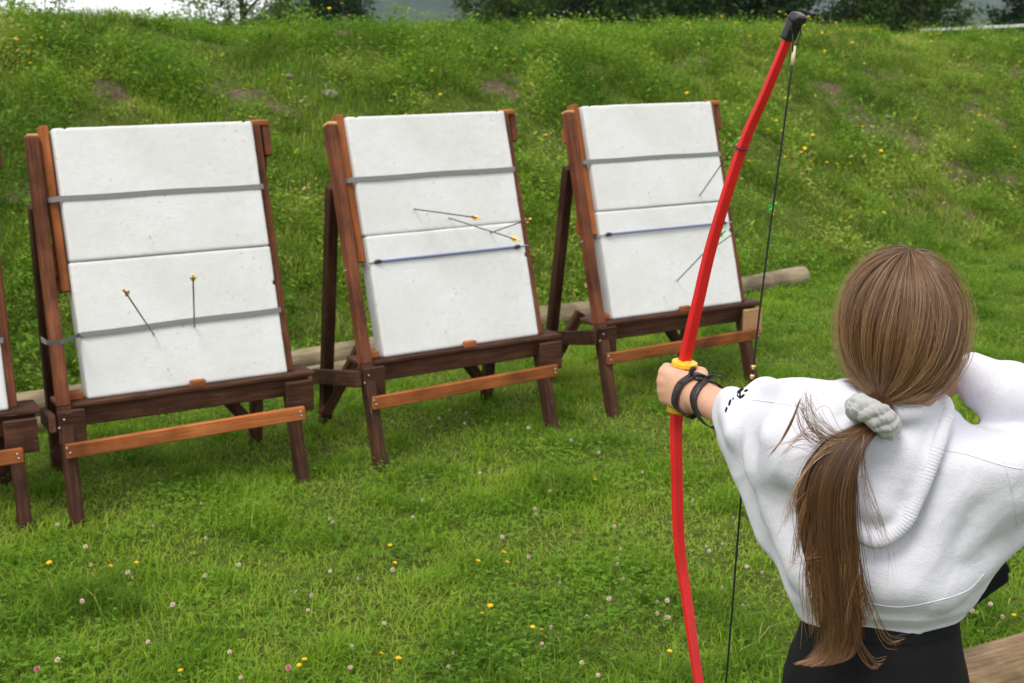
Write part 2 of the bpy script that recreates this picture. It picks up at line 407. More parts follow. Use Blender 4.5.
def build_bank():
    bl = [(bank_hit(a, b), r, h) for a, b, r, h in BUSHES]
    def bushy(x, y):
        v = np.zeros(len(x)); hh = np.zeros(len(x))
        for p, r, h in bl:
            g = np.exp(-((x-p[0])**2+(y-p[1])**2)/(r*.6)**2)
            v = np.maximum(v, g); hh = np.maximum(hh, h*g)
        return v, hh
    # long grass
    x, y = scatter(2600000, (-8, 5.6), (13, 26))
    s = bank_s(x, y)
    k = in_view(x, y, .8) & (s > .12) & (s < 6.6) & (rng.random(len(x)) < np.where(y < 10, .62, .42))
    x, y, s = x[k], y[k], s[k]
    g = fbm(x, y, 2.2, 81)
    k = rng.random(len(x)) < np.clip(.5+1.6*(g-.40), .15, 1)*(1-.9*bare(x, y))
    x, y, s, g = x[k], y[k], s[k], g[k]; n = len(x)
    _, bh = bushy(x, y)
    rgt = np.clip((x-1.0)/4, 0, 1)
    h = (.035+.09*np.clip((g-.4)*3, 0, 1)+.30*bh)*rng.uniform(.5, 1.4, n)
    col = np.clip(.42+1.2*(fbm(x, y, .8, 91)-.5)+.2*rgt+rng.normal(0, .17, n), 0, .93)
    dry = rng.random(n) < .07+.12*rgt; col[dry] = rng.uniform(.88, 1, dry.sum())
    P = np.stack([x, y, ground_z(x, y)-.005], -1)
    gp = [blades(P, h, rng.uniform(.003, .007, n), rng.uniform(.2, 1.3, n), rng.uniform(0, 6.283, n), col)]
    o = link('bank_grass', stuff('bank_grass', gp, BANKGRASS), BANKGRASS)
    tag(o, 'long uneven grass covering the rough bank behind the targets', 'grass', kind='stuff')
    print('bank blades', n)
    # leafy weeds
    x, y = scatter(190000, (-8, 5.6), (13, 26)); s = bank_s(x, y)
    k = in_view(x, y, .8) & (s > .1) & (s < 6.4); x, y, s = x[k], y[k], s[k]
    bv, bh = bushy(x, y)
    k = rng.random(len(x)) < np.clip(np.clip((fbm(x, y, 3.1, 101)-.41)*6, .10, 1)+bv, 0, 1)*(1-.95*bare(x, y))
    x, y = x[k], y[k]; bv, bh = bushy(x, y); n = len(x)
    H = (.05+.30*np.clip((fbm(x, y, 3.1, 101)-.43)*4, 0, 1)*rng.random(n))*(.5+1.1*fbm(x, y, 1.1, 111))+bh*rng.uniform(.6, 1.15, n)
    big = rng.random(n) < .045; H = (H+big*rng.uniform(.06, .18, n))*(1-.45*np.clip((bank_s(x, y)-3.3)/.9, 0, 1))
    base = np.clip(.40+big*rng.normal(.05, .2, n)+1.2*(fbm(x, y, .9, 121)-.5)+.9*(vnoise(x, y, 2.6, 131)-.5)+.15*bv+rng.normal(0, .14, n), 0, .9)
    gz = ground_z(x, y); NL = 19; parts = []
    for j in range(NL):
        f = ((j+rng.random(n))/NL)
        a = rng.uniform(0, 6.283, n)
        off = (rng.random(n)**.5)*(.03+.25*H)*(1-.55*f)
        P = np.stack([x+np.cos(a)*off, y+np.sin(a)*off, gz+H*(.08+.92*f)], -1)
        d = np.stack([np.cos(a), np.sin(a), rng.normal(.35, .45, n)], -1); d /= np.linalg.norm(d, axis=1, keepdims=True)
        nn = np.stack([rng.normal(0, .45, n), rng.normal(0, .45, n), np.ones(n)], -1)
        nn -= d*np.sum(nn*d, 1)[:, None]; nn /= np.linalg.norm(nn, axis=1, keepdims=True)
        L = rng.uniform(.015, .040, n)*(1+.5*big)*(.8+.9*np.clip(H, 0, .4)); W = L*rng.uniform(.25, .6, n)
        parts.append(leaves(P, d, nn, L, W, np.clip(base+rng.normal(0, .1, n), 0, 1)))
    o = link('bank_weeds', stuff('bank_weeds', parts, WEED), WEED)
    tag(o, 'leafy green weeds growing in clumps over the bank', 'weeds', kind='stuff')
    print('weeds', n)
build_bank()

# ------------------------------------------------------------------ signed distance modelling
def L2(v): return np.sqrt(np.einsum('ij,ij->i', v, v))
def smin(a, b, k):
    h = np.maximum(k-np.abs(a-b), 0)/k
    return np.minimum(a, b)-h*h*k*.25
def cone(p, a, b, ra, rb):               # tapered capsule
    a = np.asarray(a, np.float32); b = np.asarray(b, np.float32)
    ba = b-a; pa = p-a
    t = np.clip(pa@ba/(ba@ba), 0, 1)
    return L2(pa-t[:, None]*ba)-(ra+(rb-ra)*t)
def ell(p, c, r, M=None):
    q = p-np.asarray(c, np.float32)
    if M is not None: q = q@np.asarray(M, np.float32)   # columns = axes
    r = np.asarray(r, np.float32)
    k0 = L2(q/r); k1 = L2(q/(r*r))+1e-9
    return k0*(k0-1)/k1
def tri(p, a, b, c, r):
    a, b, c = (np.asarray(v, np.float32) for v in (a, b, c))
    ba, cb, ac = b-a, c-b, a-c
    n = np.cross(ba, ac)
    pa, pb, pc = p-a, p-b, p-c
    def e(u, q): return q-u*np.clip(q@u/(u@u), 0, 1)[:, None]
    ins = (np.sign(pa@np.cross(ba, n))+np.sign(pb@np.cross(cb, n))+np.sign(pc@np.cross(ac, n))) >= 2
    d1 = np.minimum(np.minimum(L2(e(ba, pa)), L2(e(cb, pb))), L2(e(ac, pc)))
    d2 = np.abs(pa@n)/np.linalg.norm(n)
    return np.where(ins, d2, d1)-r
def rbox(p, c, half, r, M=None):
    q = p-np.asarray(c, np.float32)
    if M is not None: q = q@np.asarray(M, np.float32)
    d = np.abs(q)-(np.asarray(half, np.float32)-r)
    return L2(np.maximum(d, 0))+np.minimum(d.max(1), 0)-r
def sdf_mesh(name, fn, lo, hi, h, mat, parent=None, B=8):
    lo = np.asarray(lo, np.float32); hi = np.asarray(hi, np.float32)
    nb = np.ceil((hi-lo)/(h*B)).astype(int)
    bi = np.stack(np.meshgrid(*[np.arange(k) for k in nb], indexing='ij'), -1).reshape(-1, 3)
    cen = lo+(bi*B+B/2-.5)*h
    d = fn(cen.astype(np.float32))
    F = np.repeat(np.repeat(np.repeat(d.reshape(nb), B, 0), B, 1), B, 2).astype(np.float32)
    act = bi[np.abs(d) < h*B*1.75]
    loc = np.stack(np.meshgrid(*[np.arange(B)]*3, indexing='ij'), -1).reshape(-1, 3)
    CH = 1500
    for i in range(0, len(act), CH):
        idx = (act[i:i+CH, None, :]*B+loc).reshape(-1, 3)
        F[idx[:, 0], idx[:, 1], idx[:, 2]] = fn((lo+idx*h).astype(np.float32))
    S = F < 0
    c = np.zeros(np.array(F.shape)-1, np.int8)
    for dx in (0, 1):
        for dy in (0, 1):
            for dz in (0, 1):
                c += S[dx:F.shape[0]-1+dx, dy:F.shape[1]-1+dy, dz:F.shape[2]-1+dz]
    C = np.argwhere((c > 0) & (c < 8))
    ID = -np.ones(c.shape, np.int32); ID[C[:, 0], C[:, 1], C[:, 2]] = np.arange(len(C))
    acc = np.zeros((len(C), 3)); cnt = np.zeros(len(C))
    cor = [(x, y, z) for x in (0, 1) for y in (0, 1) for z in (0, 1)]
    for a in cor:
        for ax in range(3):
            if a[ax]: continue
            b = list(a); b[ax] = 1
            fa = F[C[:, 0]+a[0], C[:, 1]+a[1], C[:, 2]+a[2]]; fb = F[C[:, 0]+b[0], C[:, 1]+b[1], C[:, 2]+b[2]]
            m = (fa < 0) != (fb < 0)
            t = np.where(m, fa/np.where(m, fa-fb, 1), 0)
            p = np.array(a, float)+np.zeros((len(C), 3)); p[:, ax] += t
            acc[m] += p[m]; cnt += m
    V = lo+(C+acc/cnt[:, None])*h
    Q = []
    for ax in range(3):
        sl0 = [slice(1, -1)]*3; sl1 = [slice(1, -1)]*3
        sl0[ax] = slice(0, -1); sl1[ax] = slice(1, None)
        A, Bq = S[tuple(sl0)], S[tuple(sl1)]
        E = np.argwhere(A != Bq)
        off = np.ones(3, int); off[ax] = 0
        sgn = A[E[:, 0], E[:, 1], E[:, 2]]
        E = E+off
        u, v = (ax+1) % 3, (ax+2) % 3
        q = []
        for du, dv in ((-1, -1), (0, -1), (0, 0), (-1, 0)):
            e = E.copy(); e[:, u] += du; e[:, v] += dv
            q.append(ID[e[:, 0], e[:, 1], e[:, 2]])
        q = np.stack(q, -1)
        q[~sgn] = q[~sgn][:, ::-1]
        Q.append(q)
    me = quads_mesh(name, V, np.concatenate(Q))
    return link(name, me, mat, parent, smooth=True)
def hits(pts, fn, t0=1.4, n=90, k=.8):     # where sight lines meet a surface
    D = np.array([nrm(ray(a, b)) for a, b in pts]); t = np.full(len(D), t0)
    best = np.full(len(D), 9.0); tb = t.copy()
    for _ in range(n):
        d = fn((CAM+D*t[:, None]).astype(np.float32))
        m = np.abs(d) < best
        best[m] = np.abs(d)[m]; tb[m] = t[m]
        t = t+k*np.clip(d, -.3, .3)
    return CAM+D*tb[:, None]
def grad(fn, P, e=.002):
    P = np.asarray(P, np.float32); g = np.zeros((len(P), 3))
    for i in range(3):
        d = np.zeros(3, np.float32); d[i] = e
        g[:, i] = fn(P+d)-fn(P-d)
    return g/np.linalg.norm(g, axis=1, keepdims=True)

# ------------------------------------------------------------------ simple solids
def frame_from(p0, p1, up):
    x = nrm(np.asarray(p1)-np.asarray(p0)); up = np.asarray(up, float)
    z = nrm(up-x*(up@x)); y = np.cross(z, x)
    return x, y, z
def beam(name, p0, p1, w, d, mat, parent, up=(0, 0, 1), bev=.004, warp=0.0):
    """squared timber from p0 to p1; w across, d along 'up'; its own x axis runs along the grain"""
    x, y, z = frame_from(p0, p1, up)
    Ln = float(np.linalg.norm(np.asarray(p1)-np.asarray(p0)))
    bm = bmesh.new()
    bmesh.ops.create_cube(bm, size=1.0)
    bmesh.ops.scale(bm, vec=(Ln, w, d), verts=bm.verts)
    bmesh.ops.bevel(bm, geom=bm.edges[:], offset=bev, segments=1, affect='EDGES')
    o = bm_obj(name, bm, mat, parent)
    M = Matrix(np.stack([x, y, z], -1).tolist()).to_4x4(); M.translation = Vector(((np.asarray(p0)+np.asarray(p1))/2).tolist())
    o.matrix_local = M
    return o
def tube(pts, rad, sides=8, closed=False, ref=(0, 0, 1), flat=1.0, cap=True, refs=None):
    P = np.asarray(pts, float); n = len(P)
    rad = np.broadcast_to(np.asarray(rad, float), (n,))
    T = np.gradient(P, axis=0) if not closed else np.roll(P, -1, 0)-np.roll(P, 1, 0)
    T /= np.linalg.norm(T, axis=1, keepdims=True)+1e-12
    a = np.arange(sides)*2*math.pi/sides
    V = []
    for i in range(n):
        rf = np.asarray(refs[i] if refs is not None else ref, float)
        u = rf-T[i]*(rf@T[i])
        if np.linalg.norm(u) < 1e-4: u = np.array([1, .3, 0])-T[i]*T[i][0]
        u = nrm(u); v = np.cross(T[i], u)
        V.append(P[i]+rad[i]*(np.cos(a)[:, None]*u*flat+np.sin(a)[:, None]*v))
    V = np.concatenate(V); F = []
    for i in range(n if closed else n-1):
        for j in range(sides):
            k = (j+1) % sides; i2 = (i+1) % n
            F.append([i*sides+j, i*sides+k, i2*sides+k, i2*sides+j])
    if cap and not closed:
        F.append(list(range(sides))[::-1]); F.append([(n-1)*sides+j for j in range(sides)])
    return V, F
def mesh_obj(name, VF, mat, parent=None, smooth=True):
    V = []; F = []
    for v, f in (VF if isinstance(VF, list) else [VF]):
        o = len(V); V += [tuple(q) for q in v]; F += [[i+o for i in q] for q in f]
    me = bpy.data.meshes.new(name); me.from_pydata(V, [], F); me.update()
    return link(name, me, mat, parent, smooth)
def spline(pts, n):                       # Catmull-Rom through the points
    P = np.asarray(pts, float); P = np.vstack([2*P[0]-P[1], P, 2*P[-1]-P[-2]])
    m = len(P)-3; out = []
    for u in np.linspace(0, m-1e-6, n):
        i = int(u); t = u-i; a, b, c, d = P[i:i+4]
        out.append(.5*((2*b)+(c-a)*t+(2*a-5*b+4*c-d)*t*t+(3*b-3*c+d-a)*t**3))
    return np.array(out)

# ------------------------------------------------------------------ archery targets
FW, FL_, FT, FZ, TILT = .822, 1.058, .085, .4372, .283527
STANDS = [(-1.6315, 5.2047, .5405), (-.5560, 5.8894, .5871), (.4958, 6.6928, .5544)]
def foam_pt(a, b, out=0.0):               # a: 0..1 across, b: 0..1 down from the top, out: in front of the face
    st, ct = math.sin(TILT), math.cos(TILT)
    q = np.array([a*FW, (1-b)*FL_*st, FZ+(1-b)*FL_*ct])
    return q+out*np.array([0, -ct, st])
TARGET_LABELS = ['archery target cut off by the left edge, only its right leg and foam edge showing',
                 'wooden archery target with two grey straps and two dark arrows low in its white foam',
                 'wooden archery target with three yellow fletched arrows above a blue cord across its foam',
                 'wooden archery target partly hidden by the red bow, with green fletched arrows']
def make_target(i, x, y, a):
    r = random.Random(i*5+1)
    root = empty('archery_target', (x, y, 0), a)
    tag(root, TARGET_LABELS[i], 'archery target', 'archery targets in a row on the lawn')
    st, ct = math.sin(TILT), math.cos(TILT)
    nf = np.array([0, -ct, st]); upf = np.array([0, st, ct])
    # front legs
    legs = [((-.112, -.178, -.05), (-.072, .305, 1.415)), ((.826, -.115, -.05), (.846, .352, 1.43))]
    for k, (p, q) in enumerate(legs):
        p, q = np.array(p), np.array(q); md = p+(q-p)*.325
        lg = beam('leg', md, q, .045 if k == 0 else .038, .056, WOOD_RED, root, up=nf)
        beam('leg_foot', p, md, .047, .058, WOOD_DARK, root, up=nf)
    # rear legs
    beam('leg', (0, .60, -.05), (-.085, .275, 1.16), .05, .05, WOOD_DARK, root, up=(0, 1, .2))
    beam('leg', (.86, .53, -.05), (.880 if i else .835, .37, 1.385 if i else 1.25), .05, .05, WOOD_DARK, root, up=(0, 1, .2))
    # side struts and knee braces
    beam('side_strut', (-.152, -.06, .375), (-.045, .60, .235), .028, .07, WOOD_DARK, root)
    beam('side_strut', (.88, .06, .375), (.90, .56, .235), .028, .07, WOOD_DARK, root)
    beam('brace', (-.025, .545, .06), (.15, .50, .37), .045, .05, WOOD_DARK, root)
    beam('brace', (.855, .495, .06), (.60, .475, .37), .045, .05, WOOD_DARK, root)
    beam('rear_beam', (0, .455, .25), (.86, .455, .25), .04, .06, WOOD_DARK, root)
    # shelf, beam below it, gussets, rail
    beam('shelf', (-.115, .05, FZ-.012), (.930, .05, FZ-.012), .16, .020, WOOD_DARK, root, bev=.005)
    beam('shelf_beam', (-.03, .012, .378), (.91, .012, .378), .034, .082, WOOD_DARK, root)
    beam('gusset', (-.132, -.062, .355), (-.030, -.062, .355), .022, .13, WOOD_DARK, root)
    beam('gusset', (.785, -.056, .345), (.905, -.056, .345), .022, .13, WOOD_CUT if i == 3 else WOOD_DARK, root)
    beam('rail', (-.125, -.125, .280), (.838, -.120, .292), .022, .056, WOOD_ORANGE, root)
    beam('stop_block', (.40, -.014, FZ+.010), (.462, -.014, FZ+.010), .024, .028, WOOD_ORANGE, root)
    beam('stop_block', (-.075, .04, FZ+.014), (-.012, .04, FZ+.014), .05, .03, WOOD_ORANGE, root)
    # batten at the foam's left side, top blocks
    p0 = foam_pt(0, -.015)+np.array([-.021, 0, 0])-nf*.045; p1 = foam_pt(0, .60)+np.array([-.021, 0, 0])-nf*.045
    beam('batten', p0, p1, .036, .05, WOOD_ORANGE, root, up=nf)
    q0 = foam_pt(0, .42)+np.array([-.052, 0, 0])-nf*.06; q1 = foam_pt(0, .54)+np.array([-.052, 0, 0])-nf*.06
    beam('spacer', q0, q1, .026, .045, WOOD_ORANGE, root, up=nf)
    ax = nrm(np.array(legs[0][1])-np.array(legs[0][0])); q = np.array(legs[0][1])
    beam('leg_cap', q+ax*.0005, q+ax*.014, .046, .054, WOOD_CUT, root, up=nf)
    t = np.array([.862, .355, 1.440])
    beam('leg_cap', t+[-.025, 0, 0], t+[.045, 0, 0], .05, .022, WOOD_ORANGE, root)
    beam('top_block', (.895, .335, 1.30), (.897, .365, 1.43), .034, .05, WOOD_RED, root, up=nf)
    # backing rail behind the foam
    for b in (.12, .55):
        c = foam_pt(0, b)-nf*(FT+.022)
        beam('backing_rail', c+[-.06, 0, 0], c+[FW+.03, 0, 0], .07, .03, WOOD_ORANGE, root, up=nf)
    for u, z in ((-.112, .296), (-.100, .276), (.826, .303), (.830, .286), (-.10, .39), (-.12, .36)):
        c = np.array([u-.012, (-.1365 if z < .33 else -.0735), z])
        mesh_obj('screw', tube([c+[0, .001, 0], c+[0, -.003, 0]], .0040, 8, ref=(1, 0, 0)), SCREW, root)
    # foam blocks: two slabs, slightly uneven edges
    M = np.stack([[1, 0, 0], upf, -nf], -1)
    cuts = [(0, .4960), (.4968, 1.0)]
    for k, (b0, b1) in enumerate(cuts):
        c = (foam_pt(.5, b0)+foam_pt(.5, b1))/2-nf*FT/2+nf*(.004 if (k+i) % 2 else 0)
        half = np.array([FW/2-(.004 if (k+i) % 2 else 0), FL_*(b1-b0)/2, FT/2])
        ph = r.random()*50
        def fn(p, half=half, ph=ph, k=k):
            d = rbox(p, (0, 0, 0), half, .009)
            w = .0030*(fbm(p[:, 0], p[:, 1]+p[:, 2], 5, i*2+k)-.5)+.0013*(fbm(p[:, 0]+ph, p[:, 1]+p[:, 2]*2, 34, k, 2)-.5)
            if k == 0:   # rope grooves nicked into the top edge
                for gx in (-.36, .37):
                    d = np.maximum(d, .0075-L2(np.stack([p[:, 0]-gx-.004*ph/50, p[:, 1]-half[1]], -1)))
            else:
                d = np.maximum(d, .010-L2(np.stack([p[:, 0]-half[0], p[:, 1]-half[1]*.42], -1)))
            return d+w
        o = sdf_mesh('foam_board', fn, -half-.012, half+.012, .0055, FOAM, root)
        mm = Matrix(M.tolist()).to_4x4(); mm.translation = Vector(c.tolist())
        o.matrix_local = mm
    # straps and cords
    def strap(b_l, b_r, mat, w=.021, left_to_leg=False):
        P = []
        if left_to_leg:
            P += [np.array([-.150, .03, foam_pt(0, b_l-.01)[2]]), np.array([-.148, -.04, foam_pt(0, b_l-.01)[2]]), np.array([-.10, -.045, foam_pt(0, b_l-.005)[2]])]
        else:
            P += [foam_pt(0, b_l)+np.array([-.045, 0, 0])-nf*.075, foam_pt(0, b_l)+np.array([-.045, 0, 0])-nf*.012]
        P += [foam_pt(-.006, b_l, .003)]
        P += [foam_pt(a, b_l+(b_r-b_l)*a+.0015*math.sin(a*9), .0062) for a in np.linspace(.015, .985, 10)]
        P += [foam_pt(1.007, b_r, .002), foam_pt(1.008, b_r)-nf*.05]
        V = []; F = []
        P = np.array(P)
        for j, p in enumerate(P):
            wd = upf
            if left_to_leg and 1 <= j <= 3: wd = nrm(upf*(.75)+nf*.6)
            nn = nf if 0 < j < len(P)-1 else np.array([1 if j else -1, 0, 0])
            for du, dn in ((-1, 0), (1, 0), (1, 1), (-1, 1)):
                V.append(p+wd*w*.5*du+nn*.0018*dn)
        for j in range(len(P)-1):
            for q in range(4):
                F.append([j*4+q, j*4+(q+1) % 4, j*4+4+(q+1) % 4, j*4+4+q])
        F += [[3, 2, 1, 0], [len(V)-4, len(V)-3, len(V)-2, len(V)-1]]
        mesh_obj('strap', (V, F), mat, root, smooth=False)
    def cord(b_l, b_r, a0, a1):
        P = [foam_pt(a, b_l+(b_r-b_l)*a, .010) for a in np.linspace(a0, a1, 8)]
        c = mesh_obj('cord', tube(P, .0058, 8), BUNGEE_BLUE, root)
        for e in (0, -1):
            dirn = nrm(P[1]-P[0])*(-1 if e == 0 else 1)
            h = P[e]
            mesh_obj('hook', tube([h-dirn*.012, h, h+dirn*.012, h+dirn*.022], [.007, .010, .010, .005], 8), BLACK_PLASTIC, c)
        L = [foam_pt(a0, b_l, .009), foam_pt(-.008, b_l+.002, .006), foam_pt(-.01, b_l+.004)-nf*.05, np.array([-.13, .10, foam_pt(0, b_l+.02)[2]])]
        Rr = [foam_pt(a1, b_r, .009), foam_pt(1.008, b_r-.002, .006), foam_pt(1.012, b_r)-nf*.05]
        mesh_obj('cord_end', tube(L, .0032, 6), BUNGEE_GREY, c); mesh_obj('cord_end', tube(Rr, .0032, 6), BUNGEE_GREY, c)
    if i in (0, 1):
        strap(.262, .262, STRAP_GREY); strap(.765, .752, STRAP_GREY, left_to_leg=True)
    else:
        strap(.262, .262, STRAP_GREY); cord(.607, .605, .055, .93)
    return root
# the fourth stand, cut by the left edge of the photograph
S0 = (-2.60, 4.66, .50)
make_target(0, *S0)
for i, s in enumerate(STANDS): make_target(i+1, *s)

# arrows in the foam
def stand_world(i, q):
    x, y, a = STANDS[i]
    c, s = math.cos(a), math.sin(a)
    return np.array([x+c*q[0]-s*q[1], y+s*q[0]+c*q[1], q[2]])
def face_hit(i, px, py):
    x, y, a = STANDS[i]
    o = stand_world(i, foam_pt(0, 0)); nfl = np.array([0, -math.cos(TILT), math.sin(TILT)])
    n = stand_world(i, nfl)-stand_world(i, np.zeros(3))
    d = ray(px, py); t = ((o-CAM)@n)/(d@n)
    return CAM+t*d, n
def make_arrow(i, tip, nock, fl, nk, label, ln=.60):
    P, n = face_hit(i, *tip)
    D = nrm(ray(*nock))
    # nock lies on its sight line, in front of the face, at the arrow's length from the tip
    w = CAM-P; b = w@D; c = w@w-ln*ln
    disc = b*b-c
    t = -b-math.sqrt(disc) if disc > 0 else -b
    Q = CAM+D*t
    d = nrm(Q-P); ln2 = float(np.linalg.norm(Q-P))
    root = empty('arrow', P.tolist()); tag(root, label, 'arrow', 'arrows stuck in the foam')
    x, y, z = frame_from(P, Q, (0, 0, 1))
    M = Matrix(np.stack([x, y, z], -1).tolist()).to_4x4()
    root.matrix_world = Matrix.Translation(Vector(P.tolist())) @ M
    mesh_obj('shaft', tube([[-.07, 0, 0], [ln2, 0, 0]],   .0029, 8), STEEL, root)
    for k in range(3):
        a = k*2.0944+.5; u = np.array([0, math.cos(a), math.sin(a)]); v = np.array([0, -math.sin(a), math.cos(a)])
        V = []; 
        for (xx, h) in ((ln2-.066, .003), (ln2-.042, .0125), (ln2-.026, .0145), (ln2-.02, .003)):
            V += [np.array([xx, 0, 0])+u*.003+v*.0005, np.array([xx, 0, 0])+u*h+v*.0005, np.array([xx, 0, 0])+u*h-v*.0005, np.array([xx, 0, 0])+u*.003-v*.0005]
        F = []
        for j in range(3):
            for q in range(4): F.append([j*4+q, j*4+(q+1) % 4, j*4+4+(q+1) % 4, j*4+4+q])
        F += [[3, 2, 1, 0], [12, 13, 14, 15]]
        mesh_obj('fletching', (V, F), fl[min(k, len(fl)-1)], root, smooth=False)
    mesh_obj('nock', tube([[ln2-.006, 0, 0], [ln2+.004, 0, 0], [ln2+.014, 0, 0]], [.0042, .0048, .0036], 8), nk, root)
make_arrow(0, (154, 335), (124, 290), [FL_YELLOW, FL_RED, FL_RED], FL_YELLOW, 'slanting arrow with red and yellow fletching, left of the pair above the grey strap')
make_arrow(0, (194.5, 327), (193, 276), [FL_YELLOW, FL_YELLOW, FL_RED], FL_YELLOW, 'upright arrow with yellow fletching, right of the pair above the grey strap')
make_arrow(1, (414, 209), (479, 218), [FL_YELLOW, FL_RED, FL_YELLOW], FL_YELLOW, 'uppermost arrow on the middle foam, nearly level with red and yellow fletching')
make_arrow(1, (449, 218), (518, 240), [FL_YELLOW], FL_YELLOW, 'arrow slanting down across the middle foam just above the blue cord')
make_arrow(1, (490, 233), (530, 219), [FL_YELLOW, FL_ORANGE], FL_YELLOW, 'arrow rising to the right edge of the middle foam, crossing another shaft')
make_arrow(2, (699.5, 196), (739, 139), [FL_ORANGE, FL_GREEN, FL_ORANGE], FL_GREEN, 'topmost arrow of the right target, its fletching behind the red bow')
make_arrow(2, (677, 281), (725, 231), [FL_GREEN], FL_GREEN, 'green fletched arrow crossing behind the red bow, lowest on the right target')
make_arrow(2, (716, 246), (775, 204), [FL_GREEN], FL_GREEN, 'green fletched arrow reaching past the right foam edge towards the bow string')

# ------------------------------------------------------------------ logs and stones
def log(name, p0, p1, r0, r1, mat, label, cat, seed=0, cut=True):
    P = np.array([np.asarray(p0)+(np.asarray(p1)-np.asarray(p0))*t for t in np.linspace(0, 1, 40)])
    x, y, z = frame_from(p0, p1, (0, 0, 1)); Ln = np.linalg.norm(np.asarray(p1)-np.asarray(p0))
    S = 28; V = []
    a = np.arange(S)*2*math.pi/S
    for j, t in enumerate(np.linspace(0, 1, 60)):
        r = r0+(r1-r0)*t
        bend = .02*math.sin(t*5+seed)
        rr = r*(1+.06*(vnoise(np.cos(a)*1.5+9, np.sin(a)*1.5+t*Ln*.8, 1, seed)-.5)+.03*(vnoise(a*3, t*Ln*6+a*0, 1, seed+3)-.5))
        if j in (0, 59): rr = rr*.93
        V.append(np.stack([np.full(S, (t-.5)*Ln), np.cos(a)*rr, np.sin(a)*rr+bend], -1))
    V = np.concatenate(V); F = []
    for j in range(59):
        for k in range(S): F.append([j*S+k, j*S+(k+1) % S, j*S+S+(k+1) % S, j*S+S+k])
    o = mesh_obj(name, (V, F), mat)
    c = V[:S].mean(0); e = V[-S:].mean(0)
    caps = []
    n0 = [list(range(S))[::-1]]; n1 = [list(range(S))]
    mesh_obj('cut_end', [(V[:S], n0), (V[-S:], n1)], WOOD_TAN, o, smooth=False)
    M = Matrix(np.stack([x, y, z], -1).tolist()).to_4x4(); M.translation = Vector(((np.asarray(p0)+np.asarray(p1))/2).tolist())
    o.matrix_world = M
    tag(o, label, cat)
    return o
def lp(l, s, z): 
    q = LP0+LD*l+LN*s
    return np.array([q[0], q[1], z])
log('log', lp(-3.0, .06, .055), lp(2.55, .06, .06), .082, .078, WOOD_GREY, 'long weathered log at the foot of the bank behind the left and middle targets', 'log', 1)
log('log', lp(2.62, .08, .065), lp(5.62, .04, .065), .078, .072, WOOD_GREY, 'weathered log ending right of the third target beside the grassy bank', 'log', 2)
log('log', lp(-2.8, -.16, .02), lp(1.9, -.17, .018), .05, .045, WOOD_GREY, 'thinner log sunk in the grass in front of the long bank log', 'log', 3)

g0, g1 = np.array([.55, 3.20, .075]), np.array([3.3, 4.50, .075])
log('log', g0, g1, .10, .10, WOOD_TAN, 'stripped pale log lying on the lawn at the bottom right behind the archer', 'log', 5)

STONE_PX = [(330, 97, .05, 'pale pinkish stone lying on the bank above the left edge of the middle target'),
            (290, 78, .028, 'small grey stone among weeds near the top of the bank'),
            (308, 107, .025, 'grey stone half buried below the pale pinkish stone'),
            (262, 76, .022, 'small stone beside the bare soil patch on the bank'),
            (888, 118, .028, 'grey stone in the gravelly bare patch on the right of the bank'),
            (872, 128, .025, 'pale pebble below the grey stone in the gravelly patch'),
            (976, 106, .03, 'stone showing through thin grass near the right edge of the bank')]
for i, (px, py, r, lab) in enumerate(STONE_PX):
    p = bank_hit(px, py)
    bm = bmesh.new(); bmesh.ops.create_icosphere(bm, subdivisions=3, radius=1)
    for v in bm.verts:
        n = fbm(np.array([v.co.x*1.3+v.co.z+i*5]), np.array([v.co.y*1.3-v.co.z]), 1.2, i)[0]
        v.co = v.co*(.75+.5*n); v.co.x *= r*1.35; v.co.y *= r; v.co.z *= r*.7
    o = bm_obj('stone', bm, STONE, smooth=True); o.location = p+[0, 0, r*.42]; o.rotation_euler = (0, .2, i*1.3)
    tag(o, lab, 'stone')

